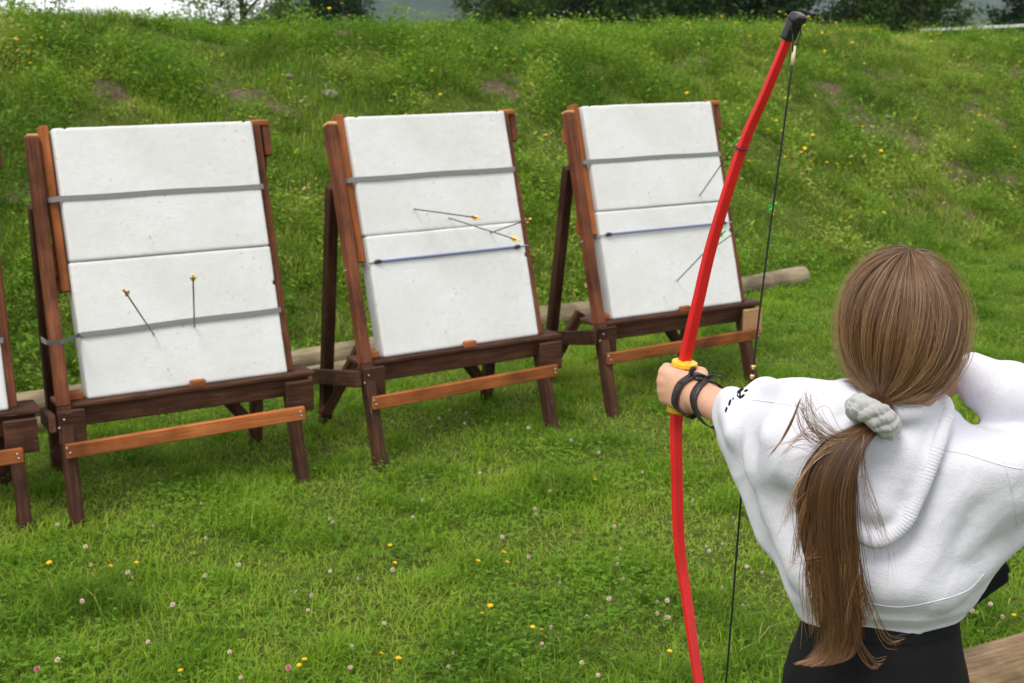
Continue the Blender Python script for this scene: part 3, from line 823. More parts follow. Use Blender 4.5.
# ------------------------------------------------------------------ flowers
def flower_mesh(name, kind):
    bm = bmesh.new(); mats = []
    h = {'yellow': .075, 'bank': .25, 'clover': .062, 'pink': .07}[kind]
    r = {'yellow': .0125, 'bank': .019, 'clover': .0075, 'pink': .009}[kind]
    for k in range(6):
        pass
    V, F = tube([[0, 0, 0], [.004, .002, h*.5], [0, 0, h]], [.0012, .001, .001], 4)
    vs = [bm.verts.new(v) for v in V]
    for f in F:
        try: bm.faces.new([vs[i] for i in f])
        except ValueError: pass
    nstem = len(bm.faces)
    if kind in ('yellow', 'bank'):
        for ring, (n, rr, zz) in enumerate(((11, 1, 0), (8, .62, .25))):
            for k in range(n):
                a = k*2*math.pi/n+ring*.3; da = math.pi/n*.9
                q = [(0, 0, h), (math.cos(a-da)*r*rr*.75, math.sin(a-da)*r*rr*.75, h+r*(.18+zz)),
                     (math.cos(a)*r*rr, math.sin(a)*r*rr, h+r*(.22+zz)), (math.cos(a+da)*r*rr*.75, math.sin(a+da)*r*rr*.75, h+r*(.18+zz))]
                bm.faces.new([bm.verts.new(v) for v in q])
    else:
        rr = random.Random(4)
        for k in range(46):
            z = 1-1.75*(k+.5)/46; a = k*2.39996; q = math.sqrt(max(0, 1-z*z))
            d = np.array([q*math.cos(a), q*math.sin(a), z]); c = np.array([0, 0, h+r*.5])
            u = nrm(np.cross(d, [.3, .2, 1])); v = np.cross(d, u)
            bm.faces.new([bm.verts.new(tuple(x)) for x in (c+d*r*.3, c+d*r*.80+u*r*.30, c+d*r*1.05, c+d*r*.80-u*r*.30)])
    for i, f in enumerate(bm.faces): f.material_index = 0 if i < nstem else 1
    me = bpy.data.meshes.new(name); bm.to_mesh(me); bm.free()
    me.materials.append(CLOVER_STEM); me.materials.append({'yellow': PETAL_Y, 'bank': PETAL_YB, 'clover': PETAL_W, 'pink': PETAL_P}[kind])
    return me
CLOVER_STEM = plain('flower_stem', (.07, .13, .03), .7)
FM = {k: flower_mesh(k+'_flower', k) for k in ('yellow', 'bank', 'clover', 'pink')}
def put_flower(kind, p, label, group, name, sc=1.0):
    o = bpy.data.objects.new(name, FM[kind]); COL.objects.link(o)
    o.location = p; o.rotation_euler = (random.gauss(0, .22), random.gauss(0, .22), random.random()*6.28)
    o.scale = (sc, sc, sc)
    tag(o, label, 'flower', group)
YL = 'small yellow flower on a thin stem in the short lawn'
for px, py in [(390, 553), (391, 538), (482, 605), (532, 621), (503, 556), (497, 548), (182, 660), (301, 655), (397, 655), (490, 600), (595, 471), (181, 491), (535, 629), (134, 556),
               (105, 556), (54, 556), (376, 652), (303, 655), (471, 553), (669, 646), (1015, 608), (1020, 512), (663, 441)]:
    p = ground_at(px, py, .075); put_flower('yellow', (p[0], p[1], ground_z(p[0], p[1])), YL, 'yellow flowers in the lawn', 'yellow_flower', random.uniform(.6, .9))
CLV = 'small white clover bloom standing in the short lawn'
cl = [(328, 518), (413, 514), (352, 643), (361, 578), (387, 569), (452, 651), (449, 668), (538, 512), (535, 511), (546, 474), (548, 487), (501, 534), (530, 552), (616, 526), (621, 546), (615, 566), (638, 591), (602, 599), (661, 602), (660, 612), (664, 619),
      (616, 553), (632, 574), (577, 659), (599, 675), (584, 616), (553, 629), (540, 644), (344, 668), (392, 620), (89, 543), (89, 565), (122, 573), (132, 577), (176, 606), (60, 664), (80, 605), (290, 590), (312, 605), (311, 595), (231, 646), (242, 678), (205, 578), (206, 533),
      (329, 517), (243, 497), (466, 417), (452, 412), (467, 428), (430, 427), (440, 418), (395, 421), (574, 440), (200, 500), (148, 522), (60, 522), (735, 515), (741, 565), (762, 570), (705, 543), (719, 540), (712, 550), (657, 602), (662, 615), (725, 588), (742, 605),
      (761, 500), (690, 500), (1000, 620), (995, 605), (960, 610), (420, 500), (480, 470), (520, 430), (600, 450), (640, 470), (250, 560), (330, 560), (150, 640), (560, 580)]
for px, py in cl:
    p = ground_at(px+random.uniform(-2, 2), py+random.uniform(-2, 2), .06); put_flower('clover', (p[0], p[1], ground_z(p[0], p[1])), CLV, 'white clover blooms in the lawn', 'clover_flower', random.uniform(.75, 1.1))
for i, (px, py) in enumerate([(23, 669), (1, 669), (294, 671), (418, 417)]):
    p = ground_at(px, py, .07); put_flower('pink', (p[0], p[1], ground_z(p[0], p[1])), 'pink clover bloom standing in the short lawn', 'pink clover blooms in the lawn', 'clover_flower')
cnt = 0
while cnt < 290:
    px = random.choice([random.uniform(0, 1024), random.uniform(430, 1024), random.uniform(720, 1024)]); py = random.choice([random.uniform(20, 260), random.uniform(18, 60), random.uniform(20, 200)])
    p = bank_hit(px, py)
    if bank_s(p[0], p[1]) < .4 or bank_s(p[0], p[1]) > 5.6: continue
    if vnoise(np.array([p[0]]), np.array([p[1]]), 1.2, 88)[0] < random.uniform(.15, .7): continue
    put_flower('bank', (p[0], p[1], ground_z(p[0], p[1])-.02), 'yellow wild flower on a tall stem on the weedy bank', 'yellow wild flowers on the bank', 'wild_flower', random.uniform(.6, 1.05))
    cnt += 1

# ------------------------------------------------------------------ trees, hills, rail beyond the bank
def make_tree(px, Y, half_w, height, trunk_r, mat, label, low=.0, n=4200, leaf=.34, conifer=False):
    c = at(px, 23, Y); gz = float(ground_z(c[0], c[1]))
    root = empty('tree', (c[0], c[1], gz)); tag(root, label, 'tree', 'trees beyond the bank')
    rr = np.random.default_rng(int(px)+5)
    P = [np.array([0, 0, -.2]), np.array([rr.normal(0, .1), rr.normal(0, .1), height*.4]), np.array([rr.normal(0, .3), rr.normal(0, .3), height*.92])]
    tubes = [tube(spline(P, 8), np.linspace(trunk_r, trunk_r*.2, 8), 9, ref=(1, 0, 0))]
    ends = []
    for k in range(16):
        t = rr.uniform(.08, .85); a = rr.uniform(0, 6.283)
        w = half_w*(1-t*(.95 if conifer else .45))*rr.uniform(.6, 1)
        b = np.array([0, 0, height*t]); e = b+np.array([math.cos(a)*w, math.sin(a)*w, height*(-.03 if conifer else .10)])
        tubes.append(tube(spline([b, (b+e)/2+[0, 0, .1], e], 5), np.linspace(trunk_r*.35, .02, 5), 6, ref=(.2, .1, 1)))
        ends.append(e)
    mesh_obj('trunk', tubes, BARK, root)
    m = 190
    t = rr.random(m)**1.5*(1-low)+low; a = rr.uniform(0, 6.283, m)
    prof = (1-t)*.98+.05 if conifer else np.sqrt(np.clip(1-((t-.42)/.62)**2, .05, 1))
    rad = half_w*prof*np.sqrt(rr.random(m))
    cc = np.stack([np.cos(a)*rad, np.sin(a)*rad, t*height], -1)
    k = rr.integers(0, m, n)
    P = cc[k]+rr.normal(0, 1, (n, 3))*np.array([.42, .42, .30])*half_w*.32
    P[:, 2] = np.clip(P[:, 2], .05, None)
    d = rr.normal(0, 1, (n, 3)); d[:, 2] -= .3; d /= np.linalg.norm(d, axis=1, keepdims=True)
    nn = rr.normal(0, 1, (n, 3)); nn -= d*np.sum(nn*d, 1)[:, None]; nn /= np.linalg.norm(nn, axis=1, keepdims=True)
    L = leaf*rr.uniform(.6, 1.4, n)
    rnd = np.clip(rr.random(m)[k]*.6+rr.random(n)*.4, 0, 1)
    V, l, s, r = leaves(P, d, nn, L, L*.6, rnd)
    me = np_mesh('crown', V, l, s); fattr(me, 'rnd', r)
    link('crown', me, mat, root)
TREES = [(245, 46, 2.2, 7, .14, TREE_LIGHT, 'pale green loose tree at the left end of the tree row', .04, 2600, .20, False),
         (318, 50, 1.9, 9, .2, TREE_DARK, 'narrow dark tree just left of the distant hill', .0, 4200, .24, False),
         (222, 38, .7, 4, .06, TREE_LIGHT, 'thin pale sapling left of the tree row', .1, 500, .14, False),
         (505, 44, 1.5, 6, .12, TREE_MID, 'mid green bushy tree right of the distant hill', .0, 3600, .22, False),
         (540, 57, 2.2, 10, .2, TREE_DARK, 'dark tree set back between the bushy tree and the broad dark one', .0, 4600, .26, False),
         (617, 56, 2.0, 10, .2, TREE_DARK, 'dark tree set back left of the rounded green tree', .0, 4600, .26, False),
         (692, 57, 2.1, 11, .2, TREE_DARK, 'dark tree set back between the rounded green tree and the tall conifer', .0, 4600, .26, False),
         (758, 58, 2.1, 11, .2, TREE_DARK, 'dark tree set back between the two conifers', .0, 4600, .26, False),
         (898, 56, 1.7, 8, .16, TREE_DARK, 'dark tree set back behind the pair of green trees at the right', .0, 4200, .24, False),
         (575, 52, 2.6, 11, .25, TREE_DARK, 'broad dark tree behind the top of the middle target', .0, 5200, .26, False),
         (655, 48, 2.4, 10, .22, TREE_MID, 'rounded green tree left of the bow tip', .0, 5200, .26, False),
         (725, 54, 2.2, 13, .24, TREE_DARK, 'tall dark conifer left of the bow tip', .0, 5200, .26, True),
         (790, 52, 1.9, 12, .24, TREE_DARK, 'dark conifer directly behind the bow tip', .0, 4600, .26, True),
         (872, 50, 1.6, 8, .16, TREE_MID, 'green tree just right of the bow tip gap', .0, 3800, .24, False),
         (925, 48, 1.5, 7, .16, TREE_MID, 'lower green tree left of the hazy gap', .0, 3600, .22, False),
         (1030, 50, 1.3, 8, .18, TREE_DARK, 'dark tree at the right edge of the photo', .0, 3600, .24, False),
         (15, 30, .45, 3, .04, TREE_LIGHT, 'thin weedy sapling at the far left against white cloud', .05, 240, .12, False),
         (60, 32, .4, 3, .04, TREE_LIGHT, 'second thin sapling from the left edge against white cloud', .05, 200, .12, False)]
for t in TREES: make_tree(t[0], t[1], t[2], t[3], t[4], t[5], t[6], t[7], t[8]*5, t[9]*.58, t[10])

def hill(name, xc, Y, w, h, seed, col):
    nx, ny = 90, 40
    X, Yy = np.meshgrid(np.linspace(-1, 1, nx), np.linspace(-1, 1, ny), indexing='ij')
    r = np.sqrt(X**2+Yy**2)
    Z = h*np.clip(1-r, 0, 1)**.9*(.75+.5*fbm(X, Yy, 3, seed))-4
    V = np.stack([xc+X*w, Y+Yy*w*.8, Z], -1).reshape(-1, 3)
    I = np.arange(nx*ny).reshape(nx, ny)
    me = quads_mesh(name, V, np.stack([I[:-1, :-1], I[1:, :-1], I[1:, 1:], I[:-1, 1:]], -1).reshape(-1, 4))
    m, nt, b = mat_new('hill_forest')
    v = coords(nt); nz = noise(nt, v, .05, 8, .7)
    rr = ramp(nt, [(.35, (.010, .024, .016)), (.58, (.02, .042, .024)), (.70, (.09, .09, .085))], nz)
    nt.links.new(rr.outputs[0], b.inputs['Base Color']); b.inputs['Roughness'].default_value = 1
    tag(link(name, me, m, smooth=True), kind='structure')
hill('hills', -97, 1250, 150, 62, 3, None)
hill('hills', 470, 1700, 420, 110, 8, None)

def build_haze():
    bm = bmesh.new(); bmesh.ops.create_cube(bm, size=1.0)
    bmesh.ops.scale(bm, vec=(5600, 5600, 160), verts=bm.verts)
    o = bm_obj('haze', bm); o.location = (0, 1000, 77)
    m = bpy.data.materials.new('haze'); m.use_nodes = True; nt = m.node_tree; nt.nodes.clear()
    out = N(nt, 'ShaderNodeOutputMaterial'); v = N(nt, 'ShaderNodeVolumePrincipled')
    v.inputs['Color'].default_value = (.80, .88, 1.0, 1); v.inputs['Density'].default_value = .00010; v.inputs['Anisotropy'].default_value = .2
    nt.links.new(v.outputs[0], out.inputs['Volume']); o.data.materials.append(m)
    tag(o, 'thin bluish air over the valley', 'haze', kind='stuff')
if HAZE: build_haze()

# pale rail beyond the bank top on the right
def far_rail():
    a = at(922, 30.5, 24); b = at(1085, 22.5, 27)
    root = empty('rail_fence', ((a[0]+b[0])/2, (a[1]+b[1])/2, float(ground_z((a[0]+b[0])/2, (a[1]+b[1])/2))))
    tag(root, 'low pale rail along the top of the bank at the right edge', 'rail')
    o = np.array(root.location)
    beam('rail', a-o, b-o, .05, .05, PAINT_WHITE, root)
    for t in (.06, .36, .66, .96):
        p = a+(b-a)*t; z = float(ground_z(p[0], p[1]))
        beam('post', np.array([p[0], p[1]+.055, z-.1])-o, np.array([p[0], p[1]+.055, p[2]])-o, .05, .05, WOOD_GREY, root, up=(0, 1, 0))
far_rail()

# ------------------------------------------------------------------ bow
BOW_PX = [(795.5, 20, 2.40), (788, 38, 2.41), (766, 92, 2.435), (742, 148, 2.462), (713, 240, 2.497), (698.5, 300, 2.515), (685.8, 355, 2.53), (680, 385, 2.535), (677, 415, 2.535),
          (676.2, 440, 2.533), (679, 540, 2.515), (687, 600, 2.495), (699, 683, 2.455), (708, 722, 2.435)]
BW = np.array([at(*q) for q in BOW_PX])
GRIP = BW[7]; BUP = nrm(BW[6]-BW[8])
STR_PX = [(796.5, 34, 2.392), (793, 58, 2.392), (752.8, 372, 2.378), (726, 683, 2.385), (722.3, 722, 2.39)]
ST = np.array([at(*q) for q in STR_PX])
BACK = ST[2]-GRIP; BACK = nrm(BACK-BUP*(BACK@BUP))          # from the bow towards its string
def ribbon_rod(P, w, t, wdir, bevel=.28):                 # flat limb: w along wdir, t across
    P = np.asarray(P); n = len(P); V = []
    T = np.gradient(P, axis=0); T /= np.linalg.norm(T, axis=1, keepdims=True)
    for i in range(n):
        s_ = nrm(wdir-T[i]*(wdir@T[i])); d_ = np.cross(T[i], s_)
        a, b = w[i]/2, t[i]/2; c = min(a, b)*bevel
        for x, y in ((a-c, b), (a, b-c), (a, -b+c), (a-c, -b), (-a+c, -b), (-a, -b+c), (-a, b-c), (-a+c, b)):
            V.append(P[i]+s_*x+d_*y)
    F = []
    for i in range(n-1):
        for j in range(8): F.append([i*8+j, i*8+(j+1) % 8, i*8+8+(j+1) % 8, i*8+8+j])
    F += [list(range(8))[::-1], [(n-1)*8+j for j in range(8)]]
    return np.array(V), F
def build_bow():
    root = empty('bow', GRIP.tolist()); tag(root, 'red recreational bow with yellow grip held out by the archer', 'bow')
    o = GRIP; side = np.cross(BUP, BACK)
    P = spline(BW[1:], 90)-o
    # a little more at the ends is hidden in the caps
    w = np.interp(np.linspace(0, 1, 90), [0, .25, .5, .75, 1], [.0165, .0215, .023, .0215, .0165])
    t = np.interp(np.linspace(0, 1, 90), [0, .3, .5, .7, 1], [.0095, .0125, .017, .0125, .0095])
    mesh_obj('limb', ribbon_rod(P, w, t, side), RED_GLASS, root, smooth=False)
    for p, q, end in ((BW[1], BW[0], 0), (BW[-2]+(BW[-1]-BW[-2])*.55, BW[-1]+(BW[-1]-BW[-2])*.25, 1)):
        d = nrm(q-p); s1 = nrm(side-d*(side@d)); s2 = np.cross(d, s1); L = np.linalg.norm(q-p)+.012
        M = np.stack([s1, s2, d], -1); lo = p-o
        bk = 1 if (s2@BACK) > 0 else -1
        def fn(x, M=M, lo=lo, L=L, bk=bk):
            y = (x-lo.astype(np.float32))@M.astype(np.float32)
            dd = smin(rbox(y, (0, 0, L*.38), (.0125, .0095, L*.46), .005), rbox(y, (0, bk*.004, L*.88), (.0115, .0115, L*.15), .005), .010)
            dd = np.maximum(dd, .0042-L2(np.stack([np.abs(y[:, 0])-.0155, y[:, 2]-L*.66-.25*y[:, 1]], -1)))
            return dd
        c = (p+q)/2-o
        sdf_mesh('tip_cap', fn, c-.055, c+.055, .0016, BLACK_PLASTIC, root)
    # yellow grip with flanges above and below the hand
    G = [GRIP+BUP*z-o for z in (-.050, -.044, -.041, 0, .036, .039, .046, .0475)]
    def gfn(x):
        y = x
        d = cone(y, -BUP*.046, BUP*.04, .0125, .0125)
        for z, rr in ((.0425, .0245), (-.048, .018)):
            q = (y-(BUP*z+(BACK*.004 if z > 0 else 0)).astype(np.float32)); h = q@BUP.astype(np.float32)
            r_ = L2(q-h[:, None]*BUP.astype(np.float32))
            dd = np.maximum(r_-rr+.004, np.abs(h)-.0015)-.0035
            d = smin(d, dd, .008)
        return d
    sdf_mesh('grip', gfn, np.array([-.05]*3)-[0, 0, .02], np.array([.05]*3)+[0, 0, .02], .0016, YELLOW_PLASTIC, root)
    i = 3
    c = BW[3]; d = nrm(BW[4]-BW[2])
    mesh_obj('limb_ring', [tube([c-o+d*k+(math.cos(a)*side*.0128+math.sin(a)*np.cross(d, side)*.0092) for a in np.linspace(0, 6.283, 20)[:-1]], .0017, 6, closed=True) for k in (0,)], BLACK_RUBBER, root)
    # string
    S = ST-o
    mesh_obj('string', tube(np.vstack([S[1], spline(S[1:4], 30)[1:], S[4]]), .0019, 6), BLACK_STRING, root)
    mesh_obj('string_loop', [tube([S[0]+side*.009, S[1]], .0013, 6), tube([S[0]-side*.009, S[1]], .0013, 6), tube([S[0]+side*.009, BW[1]+(BW[0]-BW[1])*.72-o+side*.013+BACK*.004], .0013, 6), tube([S[0]-side*.009, BW[1]+(BW[0]-BW[1])*.72-o-side*.013+BACK*.004], .0013, 6)], BLACK_STRING, root)
    u = nrm(S[2]-S[1])
    mesh_obj('serving', tube([S[1]-u*.020, S[1]-u*.0, S[1]+u*.012], [.0032, .0034, .0026], 8), CREAM_SERVE, root)
    for k in (-.0085, .0085):
        c = S[2]+u*k
        mesh_obj('nock_bead', tube([c-u*.0042, c-u*.0022, c+u*.0022, c+u*.0042], [.0034, .0046, .0046, .0034], 10), BRASS, root)
build_bow()

# ------------------------------------------------------------------ the archer
f32 = lambda v: np.asarray(v, np.float32)
HC = at(901, 330, 2.0)                              # middle of the head
HF = nrm([-.42, .90, -.06]); HR = nrm(np.cross(HF, [.03, 0, 1])); HU = np.cross(HR, HF)
HM = np.stack([HR, HF, HU], -1)
def hp(x, y, z): return HC+HR*x+HF*y+HU*z
NECK = at(884, 425, 2.03)
LSH, RSH = at(806, 430, 2.06), at(948, 476, 2.00)
LEL, LWR = at(768, 432, 2.265), at(703, 398, 2.462)
REL, RWR = at(1128, 452, 1.97), at(962, 375, 2.12)
PEL = at(879, 640, 2.075); PEL[2] = .86
TF = nrm([.12, .99, 0]); TR_ = np.array([TF[1], -TF[0], 0]); TM = np.stack([TR_, TF, [0, 0, 1]], -1)
def tp(x, y, z): return np.array([PEL[0], PEL[1], 0])+TR_*x+TF*y+np.array([0, 0, z])
HIPS = [tp(-.064, 0, .80), tp(.064, 0, .80)]
KNEE = [tp(-.09, .03, .43), tp(.095, -.01, .43)]
ANK = [tp(-.10, .0, .075), tp(.11, -.03, .075)]
# grip frame: Z up the bow, Y along the forearm, X to the right
GZ = BUP; GY = GRIP-LWR; GY = nrm(GY-GZ*(GY@GZ)); GX = np.cross(GY, GZ)
def gp(x, y, z): return GRIP+GX*x+GY*y+GZ*z
FING = []
for k, (z, sc, dz) in enumerate(((.024, 1.0, .004), (.0075, 1.06, .001), (-.009, 1.0, -.002), (-.0245, .86, -.005))):
    FING.append([gp(-.030*sc, .006-.002*k, z), gp(-.012, .035*sc, z-.001), gp(.017*sc, .029*sc, z-.003), gp(.021*sc, .006, z-.003)])
THUMB = [gp(.006, -.052, .016), gp(.027, -.022, .027), gp(.030, .010, .027), gp(.014, .038, .024)]
WR = gp(-.002, -.083, .0)
def hand_l(p):
    d = smin(cone(p, WR, gp(-.010, -.045, .006), .0225, .023), cone(p, WR, gp(-.012, -.045, -.008), .0225, .022), .012)
    for k, f in enumerate(FING):
        d = smin(d, cone(p, gp(-.010, -.050, f[0]@GZ-GRIP@GZ), f[0], .016, .0125), .014)
    d = smin(d, cone(p, THUMB[0], THUMB[1], .0165, .0135), .018)
    fg = None
    for k, f in enumerate(FING):
        r = (.0092, .0095, .0090, .0078)[k]
        q = smin(smin(cone(p, f[0], f[1], r*1.12, r*1.02), cone(p, f[1], f[2], r*1.03, r*.93), .003), cone(p, f[2], f[3], r*.94, r*.8), .003)
        q = smin(q, ell(p, f[0]+GX*-.002, (r*1.25,)*3), .006)
        fg = q if fg is None else smin(fg, q, .0022)
    d = smin(d, fg, .008)
    t = smin(cone(p, THUMB[1], THUMB[2], .0122, .0105), cone(p, THUMB[2], THUMB[3], .0106, .0085), .003)
    return smin(d, t, .007)
RGZ = nrm([.1, .1, 1]); RGY = nrm(hp(.035, .085, -.085)-RWR); RGX = nrm(np.cross(RGY, RGZ)); RGZ = np.cross(RGX, RGY)
def rp(x, y, z): return RWR+RGX*x+RGY*y+RGZ*z
RFING = [[rp(.0, .078, z), rp(-.006, .112*s, z), rp(-.026, .120*s, z), rp(-.036, .100*s, z)] for z, s in ((.024, .97), (.0075, 1.03), (-.009, 1.0), (-.0245, .93))]
def hand_r(p):
    d = cone(p, rp(0, -.01, 0), rp(0, .03, 0), .0215, .022)
    for k, f in enumerate(RFING):
        d = smin(d, cone(p, rp(0, .02, (f[0]-RWR)@RGZ*.6), f[0], .016, .0105), .012)
        r = (.0088, .0090, .0086, .0075)[k]
        q = smin(smin(cone(p, f[0], f[1], r*1.1, r), cone(p, f[1], f[2], r, r*.92), .003), cone(p, f[2], f[3], r*.92, r*.8), .003)
        d = smin(d, q, .0022)
    t = smin(cone(p, rp(-.008, .022, .022), rp(-.024, .052, .032), .014, .0115), cone(p, rp(-.024, .052, .032), rp(-.034, .080, .024), .011, .0085), .004)
    return smin(d, t, .008)
def sdf_body(p):
    p = f32(p)
    h = ell(p, hp(0, -.004, .018), (.066, .082, .090), HM)
    h = smin(h, ell(p, hp(0, .026, -.040), (.050, .058, .070), HM), .04)
    h = smin(h, cone(p, hp(0, .074, -.010), hp(0, .095, -.030), .006, .0105), .012)   # nose
    h = smin(h, ell(p, hp(0, .077, -.060), (.018, .010, .0075), HM), .008)          # lips
    h = smin(h, ell(p, hp(0, .066, -.092), (.018, .016, .014), HM), .018)           # chin
    for s_ in (-1, 1):
        h = -smin(-h, ell(p, hp(s_*.027, .090, .000), (.015, .014, .010), HM), .012)
        h = smin(h, ell(p, hp(s_*.066, -.004, -.014), (.007, .018, .028), HM), .006)  # ears
    q = np.abs((p-f32(hp(0, .093, -.060)))@f32(HU)); 
    h = smin(h, cone(p, NECK+np.array([0, .01, -.06]), hp(0, -.022, -.07), .052, .047), .03)
    d = smin(cone(p, LSH, LEL, .041, .033), cone(p, LEL, LWR, .039, .0285), .02)
    d = smin(d, cone(p, LWR, WR, .0285, .0240), .015)
    d = smin(d, hand_l(p), .012)
    e = smin(cone(p, RSH, REL, .041, .033), cone(p, REL, RWR, .034, .0225), .02)
    e = smin(e, hand_r(p), .01)
    ch = smin(ell(p, tp(0, .0, 1.13), (.130, .085, .17), TM), ell(p, tp(0, .0, .90), (.110, .086, .13), TM), .08)
    ch = smin(ch, cone(p, LSH, RSH, .045, .045), .06)
    d = smin(smin(d, ch, .05), smin(e, ch, .05), .01)
    for k in (0, 1):
        d = smin(d, smin(cone(p, HIPS[k], KNEE[k], .064, .047), cone(p, KNEE[k], ANK[k], .046, .032), .03), .04)
    return smin(d, h, .02)

# ---- hoodie
CUFF = at(729, 411, 2.375); CUFD = nrm(LWR-LEL)
def torso_h(p):
    q = (p-f32([PEL[0], PEL[1], 0]))@f32(TM)
    z = q[:, 2]
    zz = [.90, .935, .955, .975, 1.00, 1.06, 1.14, 1.21, 1.255, 1.29, 1.33]
    ax = np.interp(z, zz, [.122, .123, .127, .137, .143, .150, .150, .136, .104, .072, .045])
    ay = np.interp(z, zz, [.100, .100, .104, .120, .126, .126, .118, .106, .088, .070, .05])
    cx = np.interp(z, zz, [0, 0, 0, .002, .004, .006, .006, .004, .002, 0, 0])
    cy = np.interp(z, zz, [0, 0, 0, .0, 0, 0, -.004, -.010, -.018, -.022, -.025])
    u, v = (q[:, 0]-cx)/ax, (q[:, 1]-cy)/ay
    r = np.sqrt(u*u+v*v)+1e-6
    d = (r-1)*np.minimum(ax, ay)*.85
    d = np.maximum(d, z-1.315)
    return d
HEMZ = .936
A3 = {}
def sdf_hood_base(p):
    p = f32(p)
    d = torso_h(p)
    # left sleeve and the draped cloth below it
    sl = smin(cone(p, LSH+[0, 0, .004], LEL+[0, 0, .002], .060, .055), cone(p, LEL, CUFF-CUFD*.030, .052, .042), .04)
    sl = smin(sl, cone(p, CUFF-CUFD*.05, CUFF+CUFD*.02, .036, .0345), .006)
    d = smin(d, sl, .08)
    d = smin(d, tri(p, at(806, 452, 2.07), at(745, 444, 2.30), at(815, 585, 2.07), .030), .06)
    d = smin(d, tri(p, at(806, 440, 2.07), at(745, 425, 2.27), at(778, 530, 2.16), .028), .05)
    # right upper arm, cloth below it, forearm
    d = smin(d, cone(p, RSH+[0, 0, .0], REL, .051, .058), .05)
    d = smin(d, tri(p, at(950, 475, 2.02), at(1110, 465, 1.98), at(942, 574, 2.055), .025), .06)
    fa = smin(cone(p, at(1120, 425, 1.99), at(1014, 396, 2.065), .060, .041), cone(p, at(1006, 393, 2.07), at(958, 373, 2.13), .034, .0295), .015)
    d = smin(d, fa, .014)
    # neckline
    d = smin(d, cone(p, at(850, 418, 2.04), at(918, 428, 2.02), .045, .042), .05)
    return d
def fold_pts(px):                                        # folds lie where those sight lines meet the cloth
    return hits(px, sdf_hood_base)
FOLDS = []
FOLD_PX = [([(1024, 470), (985, 520), (935, 565), (880, 590)], .011, .004), ([(1024, 500), (990, 545), (945, 585)], .010, .004), ([(1005, 450), (965, 490), (925, 545), (890, 568)], .012, .005),
           ([(770, 440), (778, 500), (800, 570)], .012, .006), ([(752, 455), (772, 510), (800, 565), (814, 592)], .013, .002), ([(735, 405), (752, 396), (775, 390)], .009, .006),
           ([(800, 455), (812, 520), (822, 588)], .010, .005), ([(1010, 540), (975, 572), (945, 598)], .009, .004), ([(728, 395), (731, 412), (733, 432)], .009, .006),
           ([(985, 368), (988, 384), (984, 396)], .008, .005), ([(1010, 372), (1000, 392), (992, 410)], .012, .007), ([(1022, 380), (1012, 400), (1006, 420)], .009, .005),
           ([(970, 366), (974, 380), (972, 395)], .007, .004), ([(950, 452), (975, 458), (1020, 460)], .010, .004),
           ([(860, 570), (905, 592), (950, 585)], .010, .003), ([(760, 385), (790, 384), (815, 392)], .010, .005), ([(758, 470), (786, 470), (812, 480)], .010, .003),
           ([(946, 470), (935, 530), (912, 580)], .009, .003), ([(1000, 470), (995, 505), (970, 540)], .010, .003)]
for px, r, up in FOLD_PX:
    H_ = fold_pts(px); G_ = grad(sdf_hood_base, H_)
    FOLDS.append((spline(H_-G_*(r-up), 7), r))
SEAMS = (([(868, 603), (900, 607), (940, 600), (968, 590), (984, 574)], 'hem_seam'), ([(744, 399), (762, 401), (790, 405), (816, 411)], 'sleeve_seam'),
         ([(944, 450), (965, 454), (985, 460), (1005, 466), (1022, 469)], 'shoulder_seam'), ([(1006, 468), (1013, 495), (1017, 525)], 'armhole_seam'), ([(727, 392), (728.5, 405), (733, 420), (738, 428)], 'cuff_seam'))
def poly_d(p, P):
    d = None
    for a, b in zip(P[:-1], P[1:]):
        q = cone(p, a, b, 0, 0); d = q if d is None else np.minimum(d, q)
    return d
def sdf_hoodie(p):
    p = f32(p)
    d = sdf_hood_base(p)
    near = np.abs(d) < .05
    if near.any():
        q = p[near]; e = d[near]
        for P, r in FOLDS: e = smin(e, poly_d(q, P)-r, .040)
        xr = q[:, 0]-PEL[0]; wr = np.clip(xr/.05+.5, 0, 1)
        warp = .05*(vnoise(q[:, 0]+q[:, 1], q[:, 2], 6, 12)-.5)
        n1 = 0
        for (ca, cb, wgt) in ((.62, .78, wr), (.95, -.30, 1-wr)):     # folds run down towards the hem on either side
            al = xr*ca+q[:, 2]*cb; ac = -xr*cb+q[:, 2]*ca+warp+q[:, 1]*.4
            for fr, am, sd in ((15, .0075, 3), (34, .0022, 9)):
                rg = 1-np.abs(2*vnoise(ac if wgt is wr else al, al if wgt is wr else ac, 1, sd)-1) if False else 1-np.abs(2*vnoise((ac if wgt is wr else al)*fr, (al if wgt is wr else ac)*fr*.28, 1, sd)-1)
                n1 = n1-am*wgt*(rg**2.2-.35)*np.clip(2.4*vnoise(q[:, 0]+q[:, 1], q[:, 2], 5, sd+20)-.5, .1, 1)
        n2 = .0012*(fbm(q[:, 0]+q[:, 1], q[:, 2]+.3*q[:, 1], 45, 7, 2)-.5)
        e = e+n1+n2
        d[near] = e
    d = np.maximum(d, (HEMZ+.012*np.sin((p[:, 0]-PEL[0])*9+.6))-p[:, 2])
    d = np.maximum(d, (p-f32(CUFF))@f32(CUFD))
    hole = smin(ell(p, at(884, 400, 2.02), (.060, .060, .07)), cone(p, NECK, hp(0, -.02, -.06), .055, .055), .02)
    return -smin(-d, hole, .012)
